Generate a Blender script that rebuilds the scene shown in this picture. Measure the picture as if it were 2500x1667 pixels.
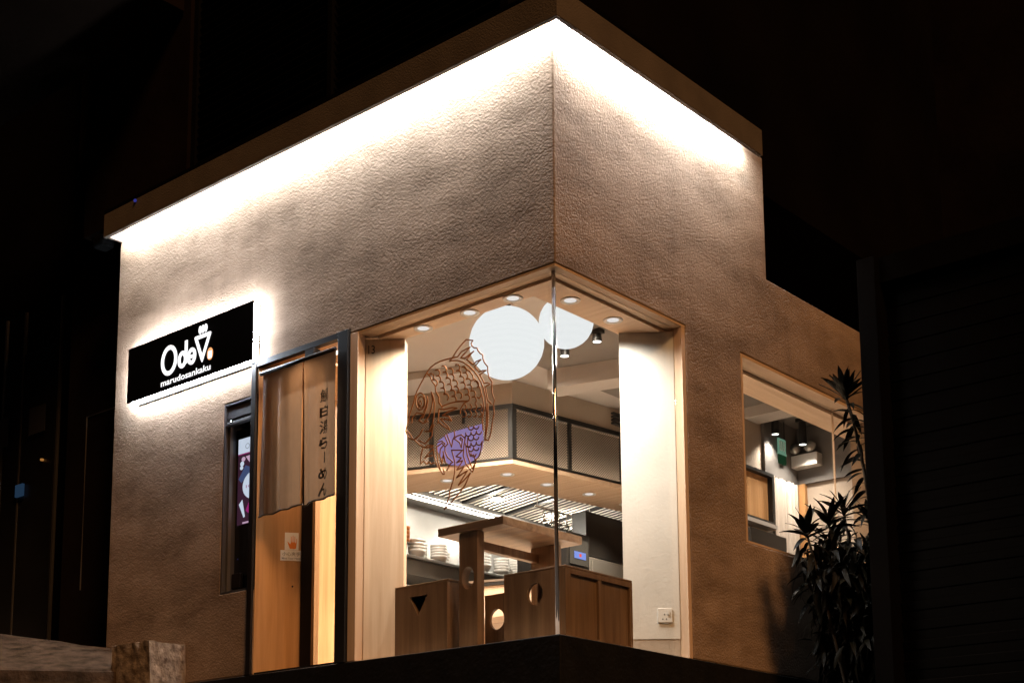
import bpy, bmesh, math, random
from mathutils import Vector, Matrix
R = math.radians
for o in list(bpy.data.objects):
    bpy.data.objects.remove(o, do_unlink=True)
scene = bpy.context.scene
COL = scene.collection

# ------------------------------------------------------------------ camera
cam_d = bpy.data.cameras.new('camera')
cam = bpy.data.objects.new('camera', cam_d); COL.objects.link(cam)
cam.location = (4.627, -5.927, -1.188)
cam.rotation_euler = (R(90) + math.atan(565 / 3563), 0, R(132.35 - 90))
cam_d.sensor_width = 36
cam_d.lens = 36 * 3563 / 2500
cam_d.shift_x = (1250 - 1097) / 2500
cam_d.shift_y = (1545 - 833.5) / 2500
cam_d.clip_end = 2000
scene.camera = cam

# ------------------------------------------------------------------ night sky, faint street glow
world = bpy.data.worlds.new('World'); scene.world = world; world.use_nodes = True
wn = world.node_tree
bgn = wn.nodes['Background']
sky = wn.nodes.new('ShaderNodeTexSky'); sky.sky_type = 'NISHITA'; sky.sun_disc = False
SUN_EL, SUN_AZ = 42.0, 115.0          # azimuth clockwise from +Y: out over the street, to the right of the shop
sky.sun_elevation = R(SUN_EL); sky.sun_rotation = R(SUN_AZ)
wn.links.new(sky.outputs[0], bgn.inputs[0]); bgn.inputs[1].default_value = 0.0002
sun_d = bpy.data.lights.new('sun', 'SUN'); sun_d.energy = 1.8; sun_d.color = (1.0, 0.51, 0.205); sun_d.angle = R(14)
sun = bpy.data.objects.new('sun', sun_d); COL.objects.link(sun)
_d = Vector((math.sin(R(SUN_AZ)) * math.cos(R(SUN_EL)), math.cos(R(SUN_AZ)) * math.cos(R(SUN_EL)), math.sin(R(SUN_EL))))
sun.rotation_euler = _d.to_track_quat('Z', 'Y').to_euler(); sun.location = (8, -8, 8)

vs = scene.view_settings
vs.view_transform = 'Standard'; vs.look = 'None'; vs.exposure = 0.0; vs.gamma = 1.0; vs.use_curve_mapping = False
scene.render.engine = 'CYCLES'
cy = scene.cycles
cy.use_denoising = True
try:
    cy.denoiser = 'OPENIMAGEDENOISE'; cy.denoising_input_passes = 'RGB_ALBEDO_NORMAL'
except Exception: pass
cy.max_bounces = 8; cy.diffuse_bounces = 4; cy.glossy_bounces = 4; cy.transmission_bounces = 6; cy.transparent_max_bounces = 12
cy.sample_clamp_indirect = 4.0
cy.caustics_reflective = False; cy.caustics_refractive = False

# ------------------------------------------------------------------ materials
def mat(name, color=(.5, .5, .5), rough=.6, metal=0.0, var=0.0, vscale=3.0, bump=0.0, bscale=60.0, color2=None, spec=None):
    m = bpy.data.materials.new(name); m.use_nodes = True
    n = m.node_tree.nodes; l = m.node_tree.links; b = n['Principled BSDF']
    b.inputs['Roughness'].default_value = rough; b.inputs['Metallic'].default_value = metal
    if spec is not None: b.inputs['Specular IOR Level'].default_value = spec
    b.inputs['Base Color'].default_value = (*color, 1)
    tc = n.new('ShaderNodeTexCoord')
    if var or color2:
        t = n.new('ShaderNodeTexNoise'); t.inputs['Scale'].default_value = vscale; t.inputs['Detail'].default_value = 6
        l.new(tc.outputs['Object'], t.inputs['Vector'])
        r = n.new('ShaderNodeValToRGB'); c2 = color2 or tuple(max(0, c * (1 - var)) for c in color)
        r.color_ramp.elements[0].position = .32; r.color_ramp.elements[1].position = .68
        r.color_ramp.elements[0].color = (*c2, 1); r.color_ramp.elements[1].color = (*color, 1)
        l.new(t.outputs['Fac'], r.inputs['Fac']); l.new(r.outputs['Color'], b.inputs['Base Color'])
    if bump:
        t = n.new('ShaderNodeTexNoise'); t.inputs['Scale'].default_value = bscale; t.inputs['Detail'].default_value = 5
        l.new(tc.outputs['Object'], t.inputs['Vector'])
        u = n.new('ShaderNodeBump'); u.inputs['Strength'].default_value = bump; u.inputs['Distance'].default_value = .01
        l.new(t.outputs['Fac'], u.inputs['Height']); l.new(u.outputs['Normal'], b.inputs['Normal'])
    return m

def emit(name, color, strength):
    m = bpy.data.materials.new(name); m.use_nodes = True
    n = m.node_tree.nodes; l = m.node_tree.links; n.remove(n['Principled BSDF'])
    e = n.new('ShaderNodeEmission'); e.inputs[0].default_value = (*color, 1); e.inputs[1].default_value = strength
    l.new(e.outputs[0], n['Material Output'].inputs[0]); return m

def plaster_mat():
    m = bpy.data.materials.new('rough_plaster'); m.use_nodes = True
    n = m.node_tree.nodes; l = m.node_tree.links; b = n['Principled BSDF']
    b.inputs['Roughness'].default_value = .95; b.inputs['Specular IOR Level'].default_value = .1
    tc = n.new('ShaderNodeTexCoord')
    def noise(scale, detail=4, rough=.55, dist=0.0, vec=None):
        t = n.new('ShaderNodeTexNoise'); t.inputs['Scale'].default_value = scale; t.inputs['Detail'].default_value = detail
        t.inputs['Roughness'].default_value = rough; t.inputs['Distortion'].default_value = dist
        l.new(vec or tc.outputs['Object'], t.inputs['Vector']); return t
    # troweled clouds: diagonal, stretched blotches
    mp = n.new('ShaderNodeMapping'); mp.inputs['Rotation'].default_value = (R(48), R(-48), 0); mp.inputs['Scale'].default_value = (1, 1, 2.4)
    l.new(tc.outputs['Object'], mp.inputs['Vector'])
    big = noise(1.7, 6, .62, .25, mp.outputs['Vector'])
    ra = n.new('ShaderNodeValToRGB'); e = ra.color_ramp.elements
    e[0].position = .33; e[0].color = (.255, .172, .112, 1); e[1].position = .67; e[1].color = (.485, .345, .240, 1)
    l.new(big.outputs['Fac'], ra.inputs['Fac'])
    fine = noise(120, 4)
    mx = n.new('ShaderNodeMixRGB'); mx.blend_type = 'MULTIPLY'; mx.inputs['Fac'].default_value = .45
    l.new(ra.outputs['Color'], mx.inputs['Color1']); l.new(fine.outputs['Fac'], mx.inputs['Color2'])
    sm = n.new('ShaderNodeMapping'); sm.inputs['Scale'].default_value = (9, 9, .5); l.new(tc.outputs['Object'], sm.inputs['Vector'])
    drip = noise(1.0, 5, .6, .2, sm.outputs['Vector'])      # rain streaks
    dr = n.new('ShaderNodeValToRGB'); dr.color_ramp.elements[0].position = .35; dr.color_ramp.elements[1].position = .6; dr.color_ramp.elements[0].color = (.90, .895, .89, 1)
    l.new(drip.outputs['Fac'], dr.inputs['Fac'])
    mx2 = n.new('ShaderNodeMixRGB'); mx2.blend_type = 'MULTIPLY'; mx2.inputs['Fac'].default_value = 1.0
    l.new(mx.outputs['Color'], mx2.inputs['Color1']); l.new(dr.outputs['Color'], mx2.inputs['Color2'])
    l.new(mx2.outputs['Color'], b.inputs['Base Color'])
    g1 = noise(100, 3, .6); g2 = noise(60, 3, .5); g3 = noise(3.0, 3, .5, .4)
    v = n.new('ShaderNodeTexVoronoi'); v.inputs['Scale'].default_value = 78; l.new(tc.outputs['Object'], v.inputs['Vector'])
    def mul(a, f):
        k = n.new('ShaderNodeMath'); k.operation = 'MULTIPLY'; k.inputs[1].default_value = f; l.new(a, k.inputs[0]); return k.outputs[0]
    def add(a, c):
        k = n.new('ShaderNodeMath'); k.operation = 'ADD'; l.new(a, k.inputs[0]); l.new(c, k.inputs[1]); return k.outputs[0]
    h = add(add(mul(g1.outputs['Fac'], .8), mul(g2.outputs['Fac'], .35)), add(mul(g3.outputs['Fac'], .45), mul(v.outputs['Distance'], -1.0)))
    u = n.new('ShaderNodeBump'); u.inputs['Strength'].default_value = 1.0; u.inputs['Distance'].default_value = .0023
    l.new(h, u.inputs['Height']); l.new(u.outputs['Normal'], b.inputs['Normal'])
    return m

def wood_mat(name, light, dark, rough=.5, axis='Z', scale=26.0, bump=.12):
    m = bpy.data.materials.new(name); m.use_nodes = True
    n = m.node_tree.nodes; l = m.node_tree.links; b = n['Principled BSDF']
    b.inputs['Roughness'].default_value = rough; b.inputs['Specular IOR Level'].default_value = .35
    tc = n.new('ShaderNodeTexCoord'); mp = n.new('ShaderNodeMapping')
    s = {'Z': (1, 1, .045), 'X': (.045, 1, 1), 'Y': (1, .045, 1)}[axis]; mp.inputs['Scale'].default_value = s
    l.new(tc.outputs['Object'], mp.inputs['Vector'])
    t = n.new('ShaderNodeTexNoise'); t.inputs['Scale'].default_value = scale; t.inputs['Detail'].default_value = 7; t.inputs['Roughness'].default_value = .62; t.inputs['Distortion'].default_value = .35
    l.new(mp.outputs['Vector'], t.inputs['Vector'])
    r = n.new('ShaderNodeValToRGB'); r.color_ramp.elements[0].position = .3; r.color_ramp.elements[1].position = .68
    r.color_ramp.elements[0].color = (*dark, 1); r.color_ramp.elements[1].color = (*light, 1)
    l.new(t.outputs['Fac'], r.inputs['Fac']); l.new(r.outputs['Color'], b.inputs['Base Color'])
    u = n.new('ShaderNodeBump'); u.inputs['Strength'].default_value = bump; u.inputs['Distance'].default_value = .003
    l.new(t.outputs['Fac'], u.inputs['Height']); l.new(u.outputs['Normal'], b.inputs['Normal'])
    return m

def glass_mat(name, tint=(.97, .98, .97)):
    m = bpy.data.materials.new(name); m.use_nodes = True
    n = m.node_tree.nodes; l = m.node_tree.links; n.remove(n['Principled BSDF'])
    t = n.new('ShaderNodeBsdfTransparent'); t.inputs[0].default_value = (*tint, 1)
    g = n.new('ShaderNodeBsdfGlossy'); g.inputs['Roughness'].default_value = .015; g.inputs['Color'].default_value = (1, 1, 1, 1)
    lw = n.new('ShaderNodeLayerWeight'); lw.inputs['Blend'].default_value = .5      # Schlick curve, same from both sides
    pw = n.new('ShaderNodeMath'); pw.operation = 'POWER'; pw.inputs[1].default_value = 5; l.new(lw.outputs['Facing'], pw.inputs[0])
    ma = n.new('ShaderNodeMath'); ma.operation = 'MULTIPLY_ADD'; ma.inputs[1].default_value = .96; ma.inputs[2].default_value = .03; l.new(pw.outputs[0], ma.inputs[0])
    mx = n.new('ShaderNodeMixShader'); l.new(ma.outputs[0], mx.inputs[0]); l.new(t.outputs[0], mx.inputs[1]); l.new(g.outputs[0], mx.inputs[2])
    l.new(mx.outputs[0], n['Material Output'].inputs[0]); return m

def mesh_screen_mat():      # expanded metal: staggered round holes
    m = bpy.data.materials.new('perforated_metal'); m.use_nodes = True
    n = m.node_tree.nodes; l = m.node_tree.links; b = n['Principled BSDF']
    b.inputs['Base Color'].default_value = (.09, .07, .055, 1); b.inputs['Metallic'].default_value = .3; b.inputs['Roughness'].default_value = .5
    uv = n.new('ShaderNodeUVMap'); mp = n.new('ShaderNodeMapping'); mp.inputs['Rotation'].default_value = (0, 0, R(45)); mp.inputs['Scale'].default_value = (62, 62, 62)
    l.new(uv.outputs[0], mp.inputs['Vector'])
    f = n.new('ShaderNodeVectorMath'); f.operation = 'FRACTION'; l.new(mp.outputs[0], f.inputs[0])
    s = n.new('ShaderNodeVectorMath'); s.operation = 'SUBTRACT'; s.inputs[1].default_value = (.5, .5, 0); l.new(f.outputs[0], s.inputs[0])
    sp = n.new('ShaderNodeSeparateXYZ'); l.new(s.outputs[0], sp.inputs[0])
    cb = n.new('ShaderNodeCombineXYZ'); l.new(sp.outputs[0], cb.inputs[0]); l.new(sp.outputs[1], cb.inputs[1])
    ln = n.new('ShaderNodeVectorMath'); ln.operation = 'LENGTH'; l.new(cb.outputs[0], ln.inputs[0])
    lt = n.new('ShaderNodeMath'); lt.operation = 'LESS_THAN'; lt.inputs[1].default_value = .40; l.new(ln.outputs['Value'], lt.inputs[0])
    t = n.new('ShaderNodeBsdfTransparent'); mx = n.new('ShaderNodeMixShader')
    l.new(lt.outputs[0], mx.inputs[0]); l.new(b.outputs[0], mx.inputs[1]); l.new(t.outputs[0], mx.inputs[2])
    l.new(mx.outputs[0], n['Material Output'].inputs[0]); return m

def cloth_mat(name, color, dark):
    m = mat(name, color, .95, var=.3, vscale=6, color2=dark, bump=.25, bscale=260)
    n = m.node_tree.nodes; l = m.node_tree.links; b = n['Principled BSDF']
    t = n.new('ShaderNodeBsdfTranslucent'); t.inputs[0].default_value = (*color, 1)
    mx = n.new('ShaderNodeMixShader'); mx.inputs[0].default_value = .35
    l.new(b.outputs[0], mx.inputs[1]); l.new(t.outputs[0], mx.inputs[2]); l.new(mx.outputs[0], n['Material Output'].inputs[0]); return m

def globe_mat():            # paper shade: faint ribs and fibres
    m = emit('paper_globe', (.97, .98, 1.0), .97); n = m.node_tree.nodes; l = m.node_tree.links; e = n['Emission']
    tc = n.new('ShaderNodeTexCoord'); w = n.new('ShaderNodeTexWave'); w.wave_type = 'BANDS'; w.bands_direction = 'Z'; w.inputs['Scale'].default_value = 9; w.inputs['Distortion'].default_value = 1.5; w.inputs['Detail'].default_value = 3
    l.new(tc.outputs['Object'], w.inputs['Vector']); r_ = n.new('ShaderNodeValToRGB'); r_.color_ramp.elements[0].color = (.945, .962, .982, 1); r_.color_ramp.elements[1].color = (.965, .98, 1, 1)
    l.new(w.outputs['Fac'], r_.inputs['Fac']); l.new(r_.outputs['Color'], e.inputs[0]); return m
M = dict(
    plaster=plaster_mat(),
    fascia=mat('fascia_render', (.115, .088, .067), .9, var=.25, vscale=5, bump=.5, bscale=90),
    white_plaster=mat('white_plaster', (.66, .64, .61), .9, var=.10, vscale=4, bump=.16, bscale=55),
    oak=wood_mat('oak', (.72, .53, .375), (.585, .40, .265)),
    oak_x=wood_mat('oak_lengthwise', (.72, .53, .375), (.585, .40, .265), axis='X'),
    oak_y=wood_mat('oak_crosswise', (.72, .53, .375), (.585, .40, .265), axis='Y'),
    door=wood_mat('door_cedar', (.56, .315, .14), (.37, .185, .07), scale=20),
    walnut=wood_mat('walnut', (.29, .175, .10), (.135, .075, .04), scale=22, rough=.45),
    walnut_x=wood_mat('walnut_lengthwise', (.29, .175, .10), (.135, .075, .04), axis='X', scale=22, rough=.45),
    black=mat('black_metal', (.012, .011, .010), .5, var=.3),
    matt_black=mat('matt_black', (.003, .003, .003), .9, var=.3, spec=.05),
    blackstone=mat('black_stone', (.010, .009, .008), .6, var=.4, vscale=8, bump=.3, bscale=40, spec=.15),
    signface=mat('sign_acrylic', (.004, .004, .005), .35, var=.2, spec=.3),
    darkgrey=mat('dark_grey_metal', (.10, .095, .10), .45, .5, var=.2),
    frame_brown=mat('dark_brown_frame', (.013, .009, .007), .55, var=.3, spec=.2),
    chrome=mat('chrome', (.75, .72, .70), .12, 1.0, var=.05),
    steel=mat('stainless_steel', (.55, .53, .50), .32, .95, var=.18, vscale=4, bump=.05, bscale=30),
    steel_dull=mat('dull_steel', (.20, .18, .16), .45, .7, var=.3, vscale=3),
    equip=mat('black_equipment', (.02, .018, .017), .3, .3, var=.4, vscale=2),
    ceiling=mat('ceiling_white', (.41, .375, .35), .9, var=.08, vscale=2),
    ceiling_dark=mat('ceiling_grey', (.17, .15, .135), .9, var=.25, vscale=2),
    inwall=mat('taupe_wall', (.40, .33, .27), .9, var=.15, vscale=2, bump=.2, bscale=50),
    grey_wall=mat('grey_wall', (.16, .15, .145), .9, var=.3, vscale=2.5),
    floor=mat('pale_cement_floor', (.62, .57, .52), .6, var=.2, vscale=2),
    ceramic=mat('white_ceramic', (.80, .77, .72), .25, var=.04, vscale=9),
    redwood=mat('lacquer_orange', (.55, .20, .06), .3, var=.3, vscale=20),
    plastic_white=mat('white_plastic', (.75, .73, .70), .35, var=.04, vscale=9),
    paper=mat('paper', (.84, .83, .82), .8, var=.05, vscale=9),
    orange_print=mat('orange_print', (.72, .20, .02), .7, var=.05),
    grey_print=mat('grey_print', (.22, .21, .20), .8, var=.2),
    ink=mat('black_ink', (.012, .010, .009), .8, var=.2),
    brown_ink=mat('dark_brown_ink', (.06, .03, .012), .8, var=.2),
    decal=mat('brown_vinyl', (.46, .15, .022), .6, var=.35, vscale=7),
    noren=cloth_mat('linen', (.135, .090, .060), (.085, .056, .037)),
    noren_hem=mat('dark_linen', (.05, .035, .025), .95, var=.3),
    curtain=mat('white_curtain', (.70, .62, .55), .95, var=.1, vscale=3),
    glass=glass_mat('window_glass'),
    lamp_glass=mat('reflector_glass', (.6, .58, .55), .15, .6, var=.2, vscale=30),
    perf=mesh_screen_mat(),
    baffle=mat('baffle_steel', (.78, .71, .62), .5, .0, var=.15, vscale=6),
    concrete=mat('weathered_concrete', (.075, .047, .029), .95, color2=(.026, .017, .011), vscale=9, bump=1.0, bscale=28, spec=.0),
    stone=mat('pitted_stone', (.34, .26, .19), .95, color2=(.085, .058, .040), vscale=15, bump=.8, bscale=40, spec=.0),
    asphalt=mat('asphalt', (.05, .045, .042), .9, var=.4, vscale=9, bump=.6, bscale=80),
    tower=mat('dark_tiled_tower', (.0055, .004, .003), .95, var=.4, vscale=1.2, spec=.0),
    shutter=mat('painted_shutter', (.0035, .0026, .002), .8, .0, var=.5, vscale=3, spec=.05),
    near_black=mat('near_black_render', (.0024, .0016, .0012), .95, var=.5, vscale=3, spec=.03),  # plain near-black tone for the roof and right neighbour
    kitchen_wall=mat('brushed_wall_steel', (.60, .58, .55), .35, .35, var=.2, vscale=3),
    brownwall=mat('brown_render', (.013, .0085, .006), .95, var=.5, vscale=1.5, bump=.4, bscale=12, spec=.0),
    leaf=mat('dark_leaf', (.004, .0042, .002), .5, color2=(.007, .005, .003), vscale=12, spec=.08),
    stem=mat('cane', (.05, .035, .022), .9, var=.4, vscale=20),
    led=emit('led_cove', (.86, .93, 1.0), 205.0),
    signglow=emit('sign_edge_glow', (.78, .87, 1.0), 130.0),
    signletter=emit('sign_letters', (1.0, .99, 1.0), 1.5),
    signseal=emit('sign_seal', (1.0, .42, .16), 1.2),
    globe=globe_mat(),
    tube=emit('kitchen_tube', (1.0, .95, .88), 48.0),
    bandled=emit('band_led', (1.0, .84, .66), 26.0),
    dl=emit('downlight_lens', (1.0, .93, .90), .9),
    slotlight=emit('slot_light', (1.0, .93, .84), 3.0),
    spotlens=emit('spot_lens', (1.0, .95, .9), 6.0),
    scr_white=emit('screen_white', (.70, .80, .95), .75),
    scr_dark=emit('screen_plum', (.05, .018, .035), .75),
    scr_blue=emit('screen_navy', (.06, .085, .19), .8),
    scr_pink=emit('screen_pink', (.62, .42, .58), .8),
    scr_grey=emit('screen_text', (.30, .34, .42), .8),
    scr_magenta=emit('screen_magenta', (.30, .02, .16), .9),
    lcd=emit('lcd_blue', (.22, .30, .75), 1.2),
    lcd_red=emit('lcd_red', (.9, .12, .05), 1.2),
    lavender=emit('lavender_reflection', (.56, .40, .82), .50),  # glow stands in for a reflection in the window pane
    exit_green=emit('exit_green', (.09, .30, .13), .11),
    exit_pale=emit('exit_pale', (.40, .75, .52), .34),
    blue_led=emit('blue_led', (.08, .09, .6), .35),
    blue_disp=emit('blue_display', (.12, .28, .55), .10),
    amber=emit('amber_lamp', (1.0, .42, .10), .35),
)

# ------------------------------------------------------------------ mesh helpers
class MB:
    def __init__(s): s.v = []; s.f = []
    def quad(s, *p):
        i = len(s.v); s.v += [tuple(q) for q in p]; s.f.append(tuple(range(i, i + len(p)))); return s
    def box(s, x0, x1, y0, y1, z0, z1):
        i = len(s.v)
        s.v += [(x0, y0, z0), (x1, y0, z0), (x1, y1, z0), (x0, y1, z0), (x0, y0, z1), (x1, y0, z1), (x1, y1, z1), (x0, y1, z1)]
        for q in ((0, 3, 2, 1), (4, 5, 6, 7), (0, 1, 5, 4), (1, 2, 6, 5), (2, 3, 7, 6), (3, 0, 4, 7)): s.f.append(tuple(i + a for a in q))
        return s
    def prism(s, poly, z0, z1):            # plan polygon, counter-clockwise
        n = len(poly); i = len(s.v)
        s.v += [(p[0], p[1], z0) for p in poly] + [(p[0], p[1], z1) for p in poly]
        s.f.append(tuple(i + a for a in reversed(range(n)))); s.f.append(tuple(i + n + a for a in range(n)))
        for a in range(n):
            b = (a + 1) % n; s.f.append((i + a, i + b, i + n + b, i + n + a))
        return s
    def xz(s, poly, y0, y1):               # outline in the x-z plane with thickness along y
        n = len(poly); i = len(s.v)
        s.v += [(p[0], y0, p[1]) for p in poly] + [(p[0], y1, p[1]) for p in poly]
        s.f.append(tuple(i + a for a in range(n))); s.f.append(tuple(i + n + a for a in reversed(range(n))))
        for a in range(n):
            b = (a + 1) % n; s.f.append((i + b, i + a, i + n + a, i + n + b))
        return s
    def tube(s, pts, rad, seg=8, cap=True):
        pts = [Vector(p) for p in pts]; rs = rad if isinstance(rad, (list, tuple)) else [rad] * len(pts)
        i = len(s.v); N = len(pts)
        for a, p in enumerate(pts):
            d = (pts[min(a + 1, N - 1)] - pts[max(a - 1, 0)]).normalized()
            u = d.cross(Vector((0, 0, 1)) if abs(d.z) < .95 else Vector((1, 0, 0))).normalized(); w = d.cross(u)
            for k in range(seg):
                t = 2 * math.pi * k / seg; s.v.append(tuple(p + (u * math.cos(t) + w * math.sin(t)) * rs[a]))
        for a in range(N - 1):
            for k in range(seg):
                k2 = (k + 1) % seg; s.f.append((i + a * seg + k, i + a * seg + k2, i + (a + 1) * seg + k2, i + (a + 1) * seg + k))
        if cap:
            s.f.append(tuple(i + k for k in reversed(range(seg)))); s.f.append(tuple(i + (N - 1) * seg + k for k in range(seg)))
        return s
    def lathe(s, prof, c=(0, 0, 0), seg=24):   # profile of (radius, z)
        i = len(s.v); n = len(prof)
        for r_, z in prof:
            for k in range(seg):
                t = 2 * math.pi * k / seg; s.v.append((c[0] + r_ * math.cos(t), c[1] + r_ * math.sin(t), c[2] + z))
        for a in range(n - 1):
            for k in range(seg):
                k2 = (k + 1) % seg; s.f.append((i + a * seg + k, i + a * seg + k2, i + (a + 1) * seg + k2, i + (a + 1) * seg + k))
        return s
    def ring(s, outer, inner, y0, y1):     # closed outlines in x-z of equal length: a flat frame with thickness
        n = len(outer); i = len(s.v)
        for P, y in ((outer, y0), (inner, y0), (outer, y1), (inner, y1)): s.v += [(p[0], y, p[1]) for p in P]
        for a in range(n):
            b = (a + 1) % n
            s.f += [(i + a, i + b, i + n + b, i + n + a), (i + 2 * n + b, i + 2 * n + a, i + 3 * n + a, i + 3 * n + b),
                    (i + b, i + a, i + 2 * n + a, i + 2 * n + b), (i + n + a, i + n + b, i + 3 * n + b, i + 3 * n + a)]
        return s
    def ribbon(s, pts, w, y0, y1):         # line drawn in the x-z plane
        for a in range(len(pts) - 1):
            p, q = pts[a], pts[a + 1]; dx, dz = q[0] - p[0], q[1] - p[1]; L_ = math.hypot(dx, dz) or 1e-6
            ex, ez = dx / L_ * w * .35, dz / L_ * w * .35; nx, nz = -dz / L_ * w / 2, dx / L_ * w / 2
            s.xz([(p[0] - ex - nx, p[1] - ez - nz), (q[0] + ex - nx, q[1] + ez - nz), (q[0] + ex + nx, q[1] + ez + nz), (p[0] - ex + nx, p[1] - ez + nz)], y0, y1)
        return s
    def xf(s, mx):
        s.v = [tuple(mx @ Vector(p)) for p in s.v]; return s

def voxel(xs, ys, zs, solid):              # solid block model with shared corners
    m = MB(); idx = {}
    def V(i, j, k):
        if (i, j, k) not in idx: idx[(i, j, k)] = len(m.v); m.v.append((xs[i], ys[j], zs[k]))
        return idx[(i, j, k)]
    nx, ny, nz = len(xs) - 1, len(ys) - 1, len(zs) - 1
    S = lambda i, j, k: 0 <= i < nx and 0 <= j < ny and 0 <= k < nz and solid((xs[i] + xs[i + 1]) / 2, (ys[j] + ys[j + 1]) / 2, (zs[k] + zs[k + 1]) / 2)
    for i in range(nx):
        for j in range(ny):
            for k in range(nz):
                if not S(i, j, k): continue
                if not S(i - 1, j, k): m.f.append((V(i, j, k), V(i, j, k + 1), V(i, j + 1, k + 1), V(i, j + 1, k)))
                if not S(i + 1, j, k): m.f.append((V(i + 1, j, k), V(i + 1, j + 1, k), V(i + 1, j + 1, k + 1), V(i + 1, j, k + 1)))
                if not S(i, j - 1, k): m.f.append((V(i, j, k), V(i + 1, j, k), V(i + 1, j, k + 1), V(i, j, k + 1)))
                if not S(i, j + 1, k): m.f.append((V(i, j + 1, k), V(i, j + 1, k + 1), V(i + 1, j + 1, k + 1), V(i + 1, j + 1, k)))
                if not S(i, j, k - 1): m.f.append((V(i, j, k), V(i, j + 1, k), V(i + 1, j + 1, k), V(i + 1, j, k)))
                if not S(i, j, k + 1): m.f.append((V(i, j, k + 1), V(i + 1, j, k + 1), V(i + 1, j + 1, k + 1), V(i, j + 1, k + 1)))
    return m

WLOC = {}
def place(o, parent):
    if parent is not None:
        o.parent = parent
        o.location = -WLOC.get(parent.name, Vector((0, 0, 0)))
    WLOC[o.name] = Vector((0, 0, 0))
def obj(name, mb, m, parent=None, bevel=0, smooth=False):
    me = bpy.data.meshes.new(name); me.from_pydata(mb.v, [], mb.f); me.update()
    me.materials.append(M[m] if isinstance(m, str) else m)
    if smooth:
        for p in me.polygons: p.use_smooth = True
    o = bpy.data.objects.new(name, me); COL.objects.link(o); place(o, parent)
    if bevel:
        b = o.modifiers.new('bevel', 'BEVEL'); b.width = bevel; b.segments = 2; b.limit_method = 'ANGLE'; b.angle_limit = R(40)
    return o
def tag(o, label=None, cat=None, group=None, kind=None):
    for k, v in (('label', label), ('category', cat), ('group', group), ('kind', kind)):
        if v: o[k] = v
    return o
def thing(name, label, cat, loc=(0, 0, 0), group=None, rz=0):
    o = bpy.data.objects.new(name, None); COL.objects.link(o); o.location = loc; o.rotation_euler = (0, 0, rz)
    o.empty_display_size = .1; WLOC[o.name] = Vector(loc); return tag(o, label, cat, group)
def sub(o, mesh_owner, name):              # another object on the same mesh
    pass
def copy_tree(o, parent=None):
    c = o.copy(); COL.objects.link(c); c.parent = parent
    if parent is not None: c.matrix_parent_inverse = o.matrix_parent_inverse.copy()
    for ch in [x for x in bpy.data.objects if x.parent == o]: copy_tree(ch, c)
    return c
def linked(name, me, loc, parent=None, rot=(0, 0, 0), scale=(1, 1, 1)):
    o = bpy.data.objects.new(name, me); COL.objects.link(o)
    if parent is not None:
        o.parent = parent; loc = Vector(loc) - WLOC.get(parent.name, Vector((0, 0, 0)))
    o.location = loc; o.rotation_euler = rot; o.scale = scale; WLOC[o.name] = Vector((0, 0, 0)); return o
def mesh(name, mb, m, smooth=False):
    me = bpy.data.meshes.new(name); me.from_pydata(mb.v, [], mb.f); me.update(); me.materials.append(M[m])
    if smooth:
        for p in me.polygons: p.use_smooth = True
    return me
def struct(name, mb, m, **k): return tag(obj(name, mb, m, **k), kind='structure')
def text_mb(body, size, offset=0.0, extrude=0.0):
    cu = bpy.data.curves.new('lettering', 'FONT'); cu.body = body; cu.size = size; cu.offset = offset; cu.extrude = extrude; cu.resolution_u = 4
    o = bpy.data.objects.new('lettering', cu); COL.objects.link(o)
    dg = bpy.context.evaluated_depsgraph_get(); dg.update()
    me = bpy.data.meshes.new_from_object(o.evaluated_get(dg))
    m = MB(); m.v = [tuple(v.co) for v in me.vertices]; m.f = [tuple(p.vertices) for p in me.polygons]
    bpy.data.objects.remove(o); bpy.data.curves.remove(cu); bpy.data.meshes.remove(me)
    return m
def fit_text(m, x0, x1, z0, z1, fy=None):    # lay flat lettering on a wall facing -Y, filling the given box
    xs = [v[0] for v in m.v]; ys = [v[1] for v in m.v]; zs = [v[2] for v in m.v]
    ax, bx = min(xs), max(xs); ay, by = min(ys), max(ys)
    m.v = [(x0 + (v[0] - ax) / (bx - ax) * (x1 - x0), (fy - v[2]), z0 + (v[1] - ay) / max(by - ay, 1e-6) * (z1 - z0)) for v in m.v]
    return m
def ellipse(cx, cz, rx, rz, n=32, rot=0.0):
    return [(cx + rx * math.cos(t) * math.cos(rot) - rz * math.sin(t) * math.sin(rot), cz + rx * math.cos(t) * math.sin(rot) + rz * math.sin(t) * math.cos(rot)) for t in (2 * math.pi * k / n for k in range(n))]
def lamp(name, kind, loc, energy, color, parent=None, size=.05, spot=R(110), blend=.8, rot=(0, 0, 0)):
    d = bpy.data.lights.new(name, kind); d.energy = energy; d.color = color
    if kind == 'SPOT': d.spot_size = spot; d.spot_blend = blend; d.shadow_soft_size = size
    if kind == 'POINT': d.shadow_soft_size = size
    o = bpy.data.objects.new(name, d); COL.objects.link(o); o.rotation_euler = rot
    if parent is not None:
        o.parent = parent; loc = Vector(loc) - WLOC.get(parent.name, Vector((0, 0, 0)))
    o.location = loc; return o

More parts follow.
